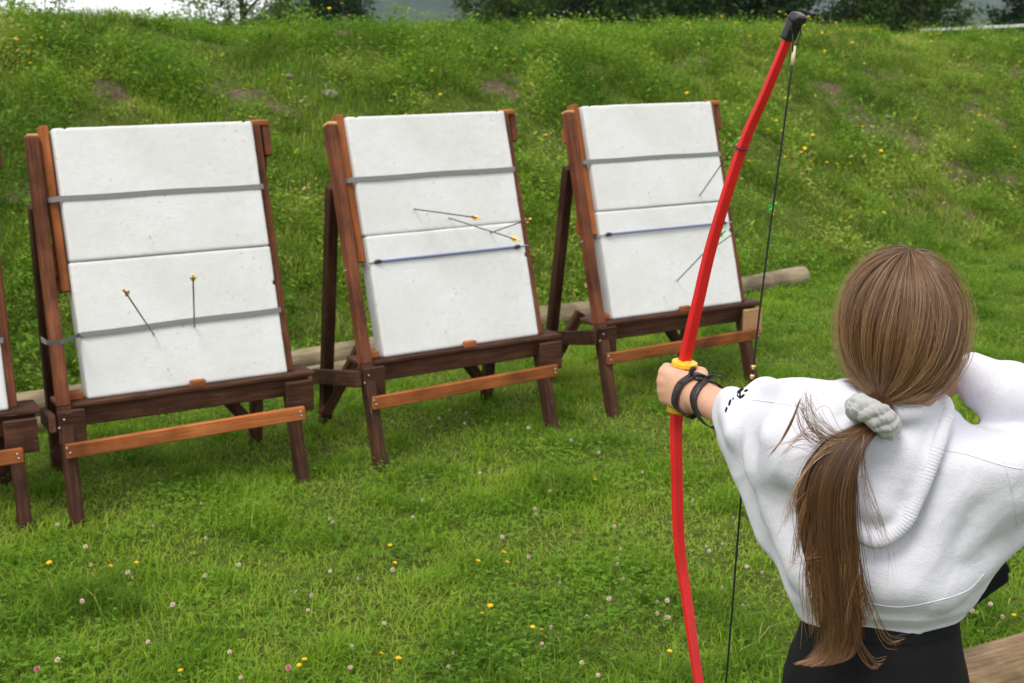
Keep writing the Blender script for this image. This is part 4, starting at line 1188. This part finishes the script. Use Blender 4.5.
# ---- hood lying on the back
RIM_PX = [(848, 392), (830, 391), (820, 400), (823, 420), (833, 450), (842, 485), (850, 512), (861, 528), (880, 535), (900, 520), (915, 497), (927, 468), (934, 440), (937, 416), (930, 404), (915, 404)]
RIM_OUT = [.002, .004, .007, .010, .013, .018, .024, .026, .026, .026, .024, .022, .022, .024, .020, .012]
RB = hits(RIM_PX, sdf_hood_base); RG = grad(sdf_hood_base, RB)
RIM = spline(RB+RG*np.array(RIM_OUT)[:, None], 120)
RIMN = grad(sdf_hood_base, RIM)
INNER_PX = [(850, 430), (880, 450), (905, 440), (870, 480), (895, 480), (912, 460), (866, 505), (885, 508)]
IB = hits(INNER_PX, sdf_hood_base); IG = grad(sdf_hood_base, IB)
HOODF = []
for px, r, o in (([(918, 410), (912, 440), (896, 475), (872, 505)], .016, .020), ([(900, 440), (890, 462), (872, 480)], .012, .018), ([(926, 420), (916, 465), (893, 508), (868, 520)], .014, .016), ([(838, 395), (836, 420), (846, 450)], .014, .016), ([(846, 470), (858, 500), (876, 518)], .012, .014)):
    b = hits(px, sdf_hood_base); g = grad(sdf_hood_base, b); HOODF.append((spline(b+g*(o-r+.006), 6), r))
def sdf_hoodpiece(p):
    p = f32(p); d = None
    for i, b in enumerate(IB):
        q = ell(p, b+IG[i]*.002, (.034, .034, .034)); d = q if d is None else smin(d, q, .04)
    d = d+.010
    for P, r in HOODF: d = smin(d, poly_d(p, P)-r, .012)
    d = smin(d, poly_d(p, RIM[::5])-.010, .014)
    d = smin(d, poly_d(p, [at(840, 410, 2.04), at(858, 404, 1.985), at(884, 412, 1.952), at(912, 410, 1.950), at(932, 403, 2.0)])-.020, .02)
    return d+.003*(fbm(p[:, 0]+p[:, 1]*.5, p[:, 2], 30, 3, 2)-.5)

def cloth(name, col, var, rough=.85, sheen=.3, weave=900):
    m, nt, b = mat_new(name)
    v = coords(nt); a = noise(nt, v, 7, 4); f = noise(nt, v, weave*.45, 3, .7); g = noise(nt, v, 140, 4, .7)
    r = ramp(nt, [(.3, tuple(c*(1-var) for c in col)), (.7, col)], a)
    nt.links.new(r.outputs[0], b.inputs['Base Color'])
    b.inputs['Roughness'].default_value = rough; b.inputs['Sheen Weight'].default_value = sheen; b.inputs['Specular IOR Level'].default_value = .2
    ad = N(nt, 'ShaderNodeMath', operation='ADD'); nt.links.new(f, ad.inputs[0]); nt.links.new(g, ad.inputs[1])
    bump(nt, b, ad.outputs[0], .4, .003)
    return m
WHITE_CLOTH = cloth('white_fleece', (.62, .62, .685), .03, sheen=.08)
BLACK_CLOTH = cloth('black_cloth', (.0055, .0055, .0062), .3, .85, 0)
GREY_KNIT = cloth('grey_jersey', (.43, .43, .42), .25, .9, .4, 700)
DENIM_SHOE = cloth('grey_shoe', (.12, .12, .13), .2)
def skin_mat():
    m, nt, b = mat_new('skin')
    v = coords(nt); a = noise(nt, v, 26, 5); f = noise(nt, v, 420, 3)
    r = ramp(nt, [(.3, (.50, .265, .175)), (.7, (.60, .345, .235))], a)
    nt.links.new(r.outputs[0], b.inputs['Base Color']); b.inputs['Roughness'].default_value = .48
    b.inputs['Subsurface Weight'].default_value = .12; b.inputs['Subsurface Radius'].default_value = (.01, .004, .002); b.inputs['Subsurface Scale'].default_value = 1.0
    b.inputs['Specular IOR Level'].default_value = .4
    bump(nt, b, f, .12, .001)
    return m
SKIN = skin_mat()
def hair_mat():
    m, nt, b = mat_new('hair')
    a = N(nt, 'ShaderNodeAttribute', attribute_name='rnd'); t = N(nt, 'ShaderNodeAttribute', attribute_name='tip')
    r = ramp(nt, [(0, (.054, .025, .012)), (.4, (.108, .053, .024)), (.75, (.19, .10, .045)), (.93, (.29, .165, .078)), (1, (.42, .27, .14))], a.outputs['Fac'])
    c = mixc(nt, t.outputs['Fac'], r.outputs[0], (.38, .19, .085))
    nt.links.new(c, b.inputs['Base Color']); b.inputs['Roughness'].default_value = .31; b.inputs['Specular IOR Level'].default_value = .6
    return m
HAIR = hair_mat()
def hair_tubes(name, S, rad, rnd, tip, parent, sides=3):
    """S: strands (n, m, 3) -> one mesh of thin tapered tubes"""
    n, m, _ = S.shape
    T = np.gradient(S, axis=1); T /= np.linalg.norm(T, axis=2, keepdims=True)+1e-9
    ref = np.broadcast_to(nrm([.31, -.8, .2]), S.shape)
    U = ref-T*np.sum(ref*T, 2, keepdims=True); U /= np.linalg.norm(U, axis=2, keepdims=True)+1e-9
    W = np.cross(T, U)
    a = np.arange(sides)*2*math.pi/sides
    taper = np.interp(np.linspace(0, 1, m), [0, .1, .85, 1], [.7, 1, .9, .25])
    rr = (rad[:, None]*taper[None])[..., None, None]
    V = S[:, :, None, :]+rr*(np.cos(a)[:, None]*U[:, :, None, :]+np.sin(a)[:, None]*W[:, :, None, :])
    idx = np.arange(n*m*sides).reshape(n, m, sides)
    A = idx[:, :-1]; Bq = idx[:, 1:]
    Q = np.stack([A, np.roll(A, -1, 2), np.roll(Bq, -1, 2), Bq], -1).reshape(-1, 4)
    me = quads_mesh(name, V.reshape(-1, 3), Q)
    fattr(me, 'rnd', np.repeat(rnd, m*sides)); fattr(me, 'tip', np.repeat(tip.reshape(n, m), sides, 1).ravel() if tip.ndim == 2 else np.repeat(tip, m*sides))
    return link(name, me, HAIR, parent, smooth=True)

def build_person():
    root = empty('person', (PEL[0], PEL[1], 0)); tag(root, 'archer seen from behind in white hoodie and black trousers, long brown ponytail, holding a bow', 'person')
    bm_loc = lambda o: setattr(o, 'matrix_parent_inverse', root.matrix_world.inverted()) if False else None
    root.location = (0, 0, 0)                             # parts are modelled in world space
    allp = np.array([LWR, REL, RWR, HC, GRIP]); lo = np.array([allp[:, 0].min()-.12, 1.86, -.01]); hi = np.array([REL[0]+.10, GRIP[1]+.09, 1.58])
    body = sdf_mesh('body', sdf_body, lo, hi, .0034, SKIN, root)
    for s_ in (-1, 1):
        bm = bmesh.new(); bmesh.ops.create_uvsphere(bm, u_segments=16, v_segments=10, radius=.0115)
        e = bm_obj('eye', bm, EYE, root, True); e.location = hp(s_*.027, .068, .0)
        e.rotation_euler = Matrix(np.stack([HR, HU, -HF], -1).tolist()).to_euler()
        V, F = tube([hp(s_*.027-.016, .078, .022), hp(s_*.027, .083, .026), hp(s_*.027+.016, .078, .022)], [.0015, .003, .0015], 6)
        mesh_obj('eyebrow', (V, F), BROW, root)
    hood = sdf_mesh('hoodie', sdf_hoodie, [LWR[0]-.08, 1.84, .90], [REL[0]+.12, 2.50, 1.42], .0038, WHITE_CLOTH, root)
    sdf_mesh('hood', sdf_hoodpiece, np.minimum(RIM.min(0), IB.min(0))-.04, np.maximum(RIM.max(0), IB.max(0))+.05, .0030, WHITE_CLOTH, hood)
    # ribbed hood edge
    P = spline(RIM, 520); NN = spline(RIMN, 520); NN /= np.linalg.norm(NN, axis=1, keepdims=True)
    ln = np.concatenate([[0], np.cumsum(np.linalg.norm(np.diff(P, axis=0), axis=1))])
    rad = .0112+.00055*np.sin(ln/.0050*2*math.pi+3*vnoise(ln, ln*0, 60, 5))*np.clip(2.2*vnoise(ln, ln*0, 40, 2)-.5, .1, 1)+.0016*(vnoise(ln, ln*0, 25, 8)-.5)
    mesh_obj('hood_edge', tube(P+NN*.003, rad, 14, refs=NN, flat=.75), WHITE_CLOTH, hood)
    for px, nm in SEAMS:
        pp = spline(np.array([(a, b, 0) for a, b in px], float), 40)[:, :2]
        H_ = hits(pp, sdf_hoodie); g = grad(sdf_hoodie, H_)
        H_ = H_+g*.0001; H_[1:-1] = (H_[:-2]+H_[1:-1]*2+H_[2:])/4
        mesh_obj(nm, tube(H_, .0008, 6), WHITE_CLOTH, hood)
    # dark printed marks on the left sleeve
    for poly in ([(741.5, 388.5), (737.5, 392), (737, 396.5), (740, 399), (743, 397.5), (740.8, 395.5), (741, 392), (744, 389)], [(744, 391.5), (747, 389.5), (748.5, 390), (746, 392.2)], [(741.5, 396.8), (743.5, 394.5), (745, 395), (743, 397.6)],
                 [(728.5, 405.5), (729.5, 401), (731.5, 399.5), (731, 402.5), (729.8, 406)], [(725.3, 411), (727, 407), (727.8, 408), (726.3, 412.5)], [(732.3, 399.2), (733.6, 397.6), (734, 398.6), (733, 400)]):
        H_ = hits(poly, sdf_hoodie); g = grad(sdf_hoodie, H_)
        c = H_.mean(0); 
        top = H_+g*.0016; bot = H_-g*.002; n = len(poly)
        F = [list(range(n)), [2*n-1-j for j in range(n)]]+[[j, n+j, n+(j+1) % n, (j+1) % n] for j in range(n)]
        mesh_obj('print', (np.vstack([top, bot]), F), BLACK_CLOTH, hood, smooth=False)
    # trousers
    def sdf_tr(p):
        p = f32(p)
        d = smin(ell(p, tp(0, -.005, .875), (.128, .112, .15), TM), ell(p, tp(0, -.012, .80), (.122, .116, .12), TM), .05)
        d = np.maximum(d, p[:, 2]-.968)
        for k in (0, 1):
            l = smin(cone(p, HIPS[k], KNEE[k], .078, .062), cone(p, KNEE[k], ANK[k]-[0, 0, .01], .063, .056), .03)
            d = smin(d, l, .05 if k == 0 else .03)
        nz = .007*(fbm(p[:, 0]*.6+p[:, 1]*.5, p[:, 2]*1.8, 13, 4, 3)-.5)
        d = d+nz
        d = np.maximum(d, .045-p[:, 2])
        q = (p-f32([PEL[0], PEL[1], 0]))@f32(TM)
        d = d-.0022*np.clip((.004-np.abs(q[:, 0]-.035))/.004, 0, 1)*(q[:, 1] < 0)
        band = np.clip((q[:, 2]-.930)/.003, 0, 1)
        return d-.0025*band
    sdf_mesh('trousers', sdf_tr, tp(-.22, -.2, .03), tp(.24, .2, 1.0), .0042, BLACK_CLOTH, root)
    for k in (0, 1):
        c = ANK[k]
        sdf_mesh('shoe', lambda p, c=c: np.maximum(smin(ell(f32(p), c+TF*.06+[0, 0, -.035], (.046, .125, .045), TM), ell(f32(p), c+[0, 0, -.02], (.042, .05, .06), TM), .03), .002-p[:, 2]), c+[-.15, -.16, -.09], c+[.15, .24, .08], .006, DENIM_SHOE, root)
    # arm guard: two straps round the wrist and forearm, a guard plate on the inner side
    guard = empty('arm_guard'); guard.parent = root
    def loop(pxs, end_px, endY, w, name):
        fn = sdf_body
        Hs = hits(pxs, fn, 1.8); Gs = grad(fn, Hs)
        ax = nrm(WR-LEL)
        front = [(h+g*.0022) for h, g in zip(Hs, Gs)]
        c = np.mean(front, 0)
        # close the ring on the hidden side by stepping round the arm
        c = LEL+ax*((c-LEL)@ax)
        back = []
        a0 = front[-1]-c; a1 = front[0]-c
        u = nrm(a0-ax*(a0@ax)); v = np.cross(ax, u)
        th1 = math.atan2(a1@v, a1@u)
        mid = front[len(front)//2]-c; thm = math.atan2(mid@v, mid@u)
        if thm > 0: th1 = th1 if th1 > 0 else th1+2*math.pi; rng_ = np.linspace(0, th1-2*math.pi, 14)[1:-1]
        else: th1 = th1 if th1 < 0 else th1-2*math.pi; rng_ = np.linspace(0, th1+2*math.pi, 14)[1:-1]
        s0, s1 = (front[-1]-c)@ax, (front[0]-c)@ax
        for j, th in enumerate(rng_):
            dirn = u*math.cos(th)+v*math.sin(th); q = c+ax*(s0+(s1-s0)*(j+1)/(len(rng_)+1))
            rr = np.linspace(.012, .06, 120); pts = f32(q+dirn*rr[:, None]); k = int(np.argmax(fn(pts) > 0))
            back.append(q+dirn*(rr[k]+.002))
        P = np.array(list(spline(front, 16))+back); n = len(P); V = []; F = []
        for j in range(n):
            nn = nrm(P[j]-(c+ax*((P[j]-c)@ax)))
            for du, dn in ((-1, 0), (1, 0), (1, 1), (-1, 1)): V.append(P[j]+ax*w*.5*du+nn*(.0004+.0022*dn))
        for j in range(n):
            for q in range(4): F.append([j*4+q, j*4+(q+1) % 4, ((j+1) % n)*4+(q+1) % 4, ((j+1) % n)*4+q])
        st = mesh_obj('strap', (V, F), BLACK_RUBBER, guard)
        # loose end lifting off the arm
        e0 = front[0]; e1 = at(*end_px, endY); md = (e0+e1)/2+nrm(e0-c)*.004
        Q = spline([front[1], e0, md, e1], 12); V = []; F = []
        for j in range(12):
            ww = w*.32*(1 if j < 10 else .7); nn = nrm(np.cross(np.gradient(Q, axis=0)[j], ax))
            for du, dn in ((-1, 0), (1, 0), (1, 1), (-1, 1)): V.append(Q[j]+ax*ww*du+nn*(.0022*dn-.001)+nrm(e0-c)*.003)
        for j in range(11):
            for q in range(4): F.append([j*4+q, j*4+(q+1) % 4, j*4+4+(q+1) % 4, j*4+4+q])
        F += [[3, 2, 1, 0], [44, 45, 46, 47]]
        mesh_obj('strap_end', (V, F), BLACK_RUBBER, st)
        return c
    c1 = loop([(690, 378), (681, 385), (676.5, 396), (676.5, 405), (683, 412), (690, 416)], (695.5, 368), 2.455, .020, 'a')
    c2 = loop([(706, 381), (699, 388), (694.5, 398), (697.5, 411), (706, 422), (714, 427)], (722, 378), 2.40, .020, 'b')
    ax = nrm(WR-LEL)
    # plate on the inner (right) side and a small buckle on top
    mid = (c1+c2)/2; inn = nrm(GX-ax*(GX@ax)-GZ*.35); oth = np.cross(ax, inn)
    V = []; F = []; nu, nv = 13, 9
    for i_ in range(nu):
        for j_ in range(nv):
            th = (j_/(nv-1)-.5)*1.5; q = mid+ax*((i_/(nu-1)-.5)*.11)
            dirn = inn*math.cos(th)+oth*math.sin(th); rr = np.linspace(.012, .07, 120)
            k = int(np.argmax(sdf_body(f32(q+dirn*rr[:, None])) > 0)); V.append(q+dirn*(rr[k]+.0015))
    for i_ in range(nu):
        for j_ in range(nv):
            q = mid+ax*((i_/(nu-1)-.5)*.11); V.append(V[i_*nv+j_]+nrm(V[i_*nv+j_]-q)*.003)
    o_ = nu*nv
    for i_ in range(nu-1):
        for j_ in range(nv-1):
            a = i_*nv+j_; F += [[a, a+1, a+nv+1, a+nv], [o_+a, o_+a+nv, o_+a+nv+1, o_+a+1]]
    mesh_obj('guard_plate', (V, F), BLACK_RUBBER, guard)
    b0 = hits([(691, 378), (700, 382)], sdf_body, 1.8)+[0, 0, .004]
    mesh_obj('buckle', [tube([b0[0], b0[1]], .0032, 8), tube([b0[0]+[0, 0, .004], b0[0]-[.004, 0, .006]], .0026, 6)], BLACK_PLASTIC, guard)

    # ---- hair
    E_ = np.array([.0738, .0905, .1095]); HO = HC+HU*.004
    r2 = np.random.default_rng(5)
    Cd = HM.T@(at(909, 258, 1.99)-HC); Cd = nrm(Cd/E_)       # crown, in ellipsoid space
    Gw = at(876, 414, 1.935)
    gd = nrm((HM.T@(Gw-HO))/E_)
    e1 = nrm(gd-Cd*(gd@Cd)); e2 = np.cross(Cd, e1)
    cap = sdf_mesh('hair', lambda p: np.maximum(smin(ell(f32(p), HO, E_-.007, HM), cone(f32(p), hp(0, -.030, -.03), Gw+[0, .010, .010], .052, .007), .03), np.where((p-f32(HC))@f32(HF) > .052, ((p-f32(HC))@f32(HF)-.052), -1)), HC-.17, HC+.17, .004, HAIR_CAP, root)
    n, m = 30000, 18
    th_end = math.acos(np.clip(gd@Cd, -1, 1))
    phi = r2.normal(0, 1, n)*.2+r2.uniform(-2.5, 2.5, n)
    start = np.abs(r2.normal(0, .10, n))+r2.uniform(0, .02, n)+np.where(r2.random(n) < .45, r2.uniform(0, 1.35, n), 0)
    lock_id = np.floor((phi+3)*9+1.2*np.sin(phi*5)).astype(int) % 60
    lphase = r2.uniform(0, 6.28, 60)[lock_id]; lamp = r2.uniform(.3, 1, 60)[lock_id]
    lump = .5+.5*np.sin(phi*31+2.2*np.sin(phi*7)+1.3*np.sin(phi*13))
    lay = r2.random(n)**.7*.006*(.5+.7*lump)+.0035*lamp
    t = np.linspace(0, 1, m)[None]
    ph0 = phi[:, None]+(.07*np.sin(t*2.6+lphase[:, None])+.035*np.sin(t*6+lphase[:, None]*3))*np.clip(t*3, 0, 1)+r2.normal(0, .035, (n, 1))*t
    th = start[:, None]+(th_end*.96-start[:, None])*t
    wide = np.cos(ph0*.5)
    mer = np.cos(th)[..., None]*Cd+np.sin(th)[..., None]*(np.cos(ph0*np.ones_like(th))[..., None]*e1+np.sin(ph0*np.ones_like(th))[..., None]*e2)
    s_ = np.clip((t-.38)/.62, 0, 1); s_ = s_*s_*(3-2*s_)
    s_ = s_**1.25*np.ones_like(th)
    d = mer*(1-s_)[..., None]+gd*s_[..., None]; d /= np.linalg.norm(d, axis=2, keepdims=True)
    wob = r2.normal(0, 1, (n, 1, 3))*.012*np.sin(t*3.1+r2.uniform(0, 6, (n, 1)))[..., None]
    rad = 1+.0*t
    S = HO+((d+wob*.35)*(E_+lay[:, None, None]))@HM.T
    # gather: over the last part pull into the elastic
    g = np.clip((t-.78)/.22, 0, 1)**1.7
    off = r2.normal(0, .0095, (n, 1, 3))
    tgt = Gw+off+np.array([0, 0, 0])
    S = S*(1-g[..., None])+tgt*g[..., None]
    clump = np.floor((phi+3)*60+r2.normal(0, .5, n)).astype(int)
    cr = np.random.default_rng(9).random(400)[clump % 400]
    rnd = np.clip(.20+.20*cr+.16*lamp+r2.normal(0, .17, n)+.10*np.abs(phi)/2.3, 0, 1)  # last term paints light on the head's edges: side strands coloured lighter
    hair_tubes('hair_strands', S, r2.uniform(.00026, .00046, n), rnd, np.zeros((n, m)), cap)
    # fly-aways
    k = 260; ix = r2.integers(0, n, k); FS = S[ix].copy(); tt = np.linspace(0, 1, m)[None, :, None]
    cen = HO; dirs = FS-cen; dirs /= np.linalg.norm(dirs, axis=2, keepdims=True)
    FS = FS+dirs*(r2.uniform(.003, .016, (k, 1, 1))*np.sin(tt*2.6))+r2.normal(0, .006, (k, 1, 3))*tt*(1-tt)*2
    hair_tubes('stray_strands', FS, np.full(k, .00028), np.full(k, .9), np.zeros((k, m)), cap)
    # ---- ponytail
    PX = [(872, 424, 1.925), (847, 446, 1.905), (831, 482, 1.895), (829, 520, 1.895), (835, 560, 1.90), (841, 600, 1.905), (842, 632, 1.91), (834, 655, 1.91), (814, 664, 1.912)]
    C = spline([at(*q) for q in PX], 40)
    n = 6500; m = 40; S = np.zeros((n, m, 3))
    wid = np.interp(np.linspace(0, 1, m), [0, .08, .2, .45, .7, .88, 1], [.012, .022, .027, .024, .021, .020, .020])
    dep = wid*.55
    side = RGT; dp = np.array([0, -1.0, 0.12])
    nc = 70; cu = r2.normal(0, .5, nc); cv = r2.normal(0, .5, nc); cl_ = r2.uniform(.78, 1.0, nc); cph = r2.uniform(0, 6.28, nc)
    ci = r2.integers(0, nc, n)
    u = cu[ci]+r2.normal(0, .17, n); v = cv[ci]+r2.normal(0, .17, n)
    tt = np.linspace(0, 1, m)
    # small sideways sway per lock
    sway = .010*np.sin(tt[None]*(4+3*cl_[ci][:, None])+cph[ci][:, None])*tt[None]+.0030*np.sin(tt[None]*11+r2.uniform(0, 6.28, (n, 1)))*tt[None]**1.5
    ends = np.clip(cl_[ci]*(1.05-.30*r2.random(n)**2.2), .5, 1)
    for j in range(m):
        a = ends*j/(m-1)*(len(C)-1); i0 = np.clip(a.astype(int), 0, len(C)-2); f = (a-i0)[:, None]
        c = C[i0]*(1-f)+C[i0+1]*f
        w_ = np.interp(a/(len(C)-1), np.linspace(0, 1, m), wid)
        S[:, j] = c+side*(u*w_+sway[:, j])[:, None]+dp*(v*w_*.5)[:, None]
    tip = np.clip((tt[None]*ends[:, None]-.80)/.2, 0, 1)*.85
    rnd = np.clip(.24+.38*r2.random(nc)[ci]+r2.normal(0, .17, n), 0, 1)
    tail = hair_tubes('ponytail', S, r2.uniform(.00026, .00052, n), rnd, tip, cap)
    # blown locks on the left
    def lock(pts, cnt, spread, name, lightness=.55, r=.0006):
        Cc = spline([at(*q) for q in pts], 24); k = cnt
        w_ = np.interp(np.linspace(0, 1, 24), [0, .3, .7, 1], [.5, 1, 1, .6])*spread
        o = r2.normal(0, 1, (k, 2)); ph = r2.uniform(0, 6.28, (k, 1)); tq = np.linspace(0, 1, 24)[None]
        x = o[:, :1]*w_[None]+.004*np.sin(tq*6+ph)*tq
        jit = r2.normal(0, 1, (k, 2, 1))*spread*3.0
        fan = jit[:, 0]*tq**1.6+jit[:, 1]*np.sin(tq*3.3)*tq; x = x+fan
        S = Cc[None]+x[..., None]*UPV*.7+x[..., None]*RGT*.5+(o[:, 1:]*w_[None]*.5)[..., None]*dp
        hair_tubes(name, S, r2.uniform(r*.6, r, k), np.clip(r2.normal(lightness, .18, k), 0, 1), np.tile(np.clip(tq-.4, 0, 1)*.55, (k, 1)), tail)
    lock([(868, 428, 1.915), (835, 440, 1.905), (812, 425, 1.90), (800, 397, 1.90)], 48, .0055, 'loose_lock', .85, .0004)
    lock([(862, 436, 1.912), (830, 445, 1.902), (806, 437, 1.90), (785, 448, 1.895)], 26, .007, 'loose_lock', .8, .0004)
    lock([(858, 445, 1.905), (826, 465, 1.897), (806, 505, 1.89), (797, 560, 1.89)], 45, .005, 'loose_lock', .6, .0005)
    lock([(856, 440, 1.90), (822, 452, 1.893), (800, 480, 1.89), (790, 520, 1.89)], 26, .006, 'loose_lock', .7, .0005)
    lock([(800, 400, 1.90), (793, 418, 1.897), (782, 440, 1.895), (772, 452, 1.89)], 45, .003, 'loose_lock', .75, .0005)
    lock([(850, 455, 1.90), (824, 495, 1.893), (815, 560, 1.893), (822, 620, 1.895)], 110, .006, 'loose_lock', .5, .0006)
    lock([(858, 446, 1.905), (853, 500, 1.892), (856, 575, 1.893), (868, 622, 1.90)], 60, .004, 'loose_lock', .35, .0006)
    lock([(860, 560, 1.90), (868, 600, 1.90), (885, 640, 1.90), (902, 643, 1.905)], 9, .003, 'loose_lock', .5, .0005)
    lock([(852, 600, 1.90), (858, 640, 1.90), (872, 662, 1.90), (882, 664, 1.90)], 14, .003, 'loose_lock', .5, .0005)
    lock([(862, 442, 1.905), (866, 490, 1.893), (884, 545, 1.893)], 10, .004, 'loose_lock', .6, .0004)
    for q in range(26):                                   # single hairs blown across the back
        x0 = r2.uniform(845, 868); y0 = r2.uniform(432, 560); ln = r2.uniform(30, 95); a = r2.normal(2.3, .55)
        dx, dy = math.cos(a)*ln, abs(math.sin(a))*ln
        lock([(x0, y0, 1.90), (x0+dx*.4, y0+dy*.25, 1.89), (x0+dx*.8, y0+dy*.65, 1.888), (x0+dx, y0+dy*1.1, 1.888)], 3, .0025, 'stray_strand', .8, .0003)
    # ---- grey scrunchie: a ring of two twisted cloth rolls
    ctr = at(873, 417, 1.925); axis = nrm(at(852, 445, 1.905)-at(884, 396, 1.93)); uu = nrm(np.cross(axis, [0, 1, .15])); vv = np.cross(axis, uu)
    R0, r_, turns = .0265, .0108, 4
    rolls = []
    for k in range(3):
        Pk = []
        for a in np.linspace(0, 2*math.pi, 140)[:-1]:
            b = a*turns+k*2.0944
            rad_ = R0+math.cos(b)*r_*.85*(1+.15*math.sin(a*3+k)); h = math.sin(b)*r_*1.0
            Pk.append(ctr+(uu*math.cos(a)+vv*math.sin(a)*.85)*rad_+axis*h)
        Pk = np.array(Pk)
        rolls.append(Pk)
    def sdf_scr(p):
        p = f32(p)
        d = None
        for Pk in rolls:
            q = poly_d(p, np.vstack([Pk[::2], Pk[:1]]))-.0088; d = q if d is None else smin(d, q, .0015)
        return d+.0062*(fbm(p[:, 0]*1.2+p[:, 1]*.6+p[:, 2]*.8, p[:, 2]*.35-p[:, 0]*.3, 170, 3, 3)-.5)
    sdf_mesh('scrunchie', sdf_scr, ctr-.062, ctr+.062, .0019, GREY_KNIT, cap)
    return root
HAIR_CAP = plain('hair_base', (.055, .030, .017), .55, .3, .3, 60)
BROW = plain('brow', (.08, .045, .025), .8)
def eye_mat():
    m, nt, b = mat_new('eye')
    tc = N(nt, 'ShaderNodeTexCoord'); sp = N(nt, 'ShaderNodeSeparateXYZ'); nt.links.new(tc.outputs['Object'], sp.inputs[0])
    r = ramp(nt, [(.0, (.01, .01, .01)), (.05, (.07, .09, .10)), (.19, (.07, .09, .10)), (.21, (.75, .73, .70))])
    r.color_ramp.interpolation = 'CONSTANT'
    mt = N(nt, 'ShaderNodeMath', operation='MULTIPLY_ADD'); mt.inputs[1].default_value = 87; mt.inputs[2].default_value = 1
    nt.links.new(sp.outputs['Z'], mt.inputs[0]); nt.links.new(mt.outputs[0], r.inputs[0]); nt.links.new(r.outputs[0], b.inputs['Base Color'])
    b.inputs['Roughness'].default_value = .1
    return m
EYE = eye_mat()
build_person()

# black quiver at the hip, only its end showing beyond the hoodie
def build_quiver():
    a, b = at(922, 604, 2.14), at(995, 568, 2.20)
    a = a+np.array([0, 0, -.03]); b = b+np.array([0, 0, -.0])
    root = empty('hip_pouch', ((a+b)/2).tolist()); tag(root, 'black pouch at the right hip, just below the hoodie hem', 'pouch')
    o = (a+b)/2; d = nrm(b-a); u = nrm(np.array([0, 0, 1])-d*d[2]); v = np.cross(d, u); L = np.linalg.norm(b-a)
    M = np.stack([d, v, u], -1)
    sdf_mesh('case', lambda p: rbox(f32(p), (0, 0, 0), (L/2+.006, .03, .020), .011, M)+.002*(fbm(p[:, 0], p[:, 2], 40, 3, 2)-.5), [-.1]*3, [.1]*3, .003, BLACK_CLOTH, root)
    sdf_mesh('flap', lambda p: np.maximum(rbox(f32(p), u*.004, (L/2+.009, .034, .019), .011, M), -(f32(p)@f32(u)-.002)), [-.1]*3, [.1]*3, .003, BLACK_CLOTH, root)
build_quiver()
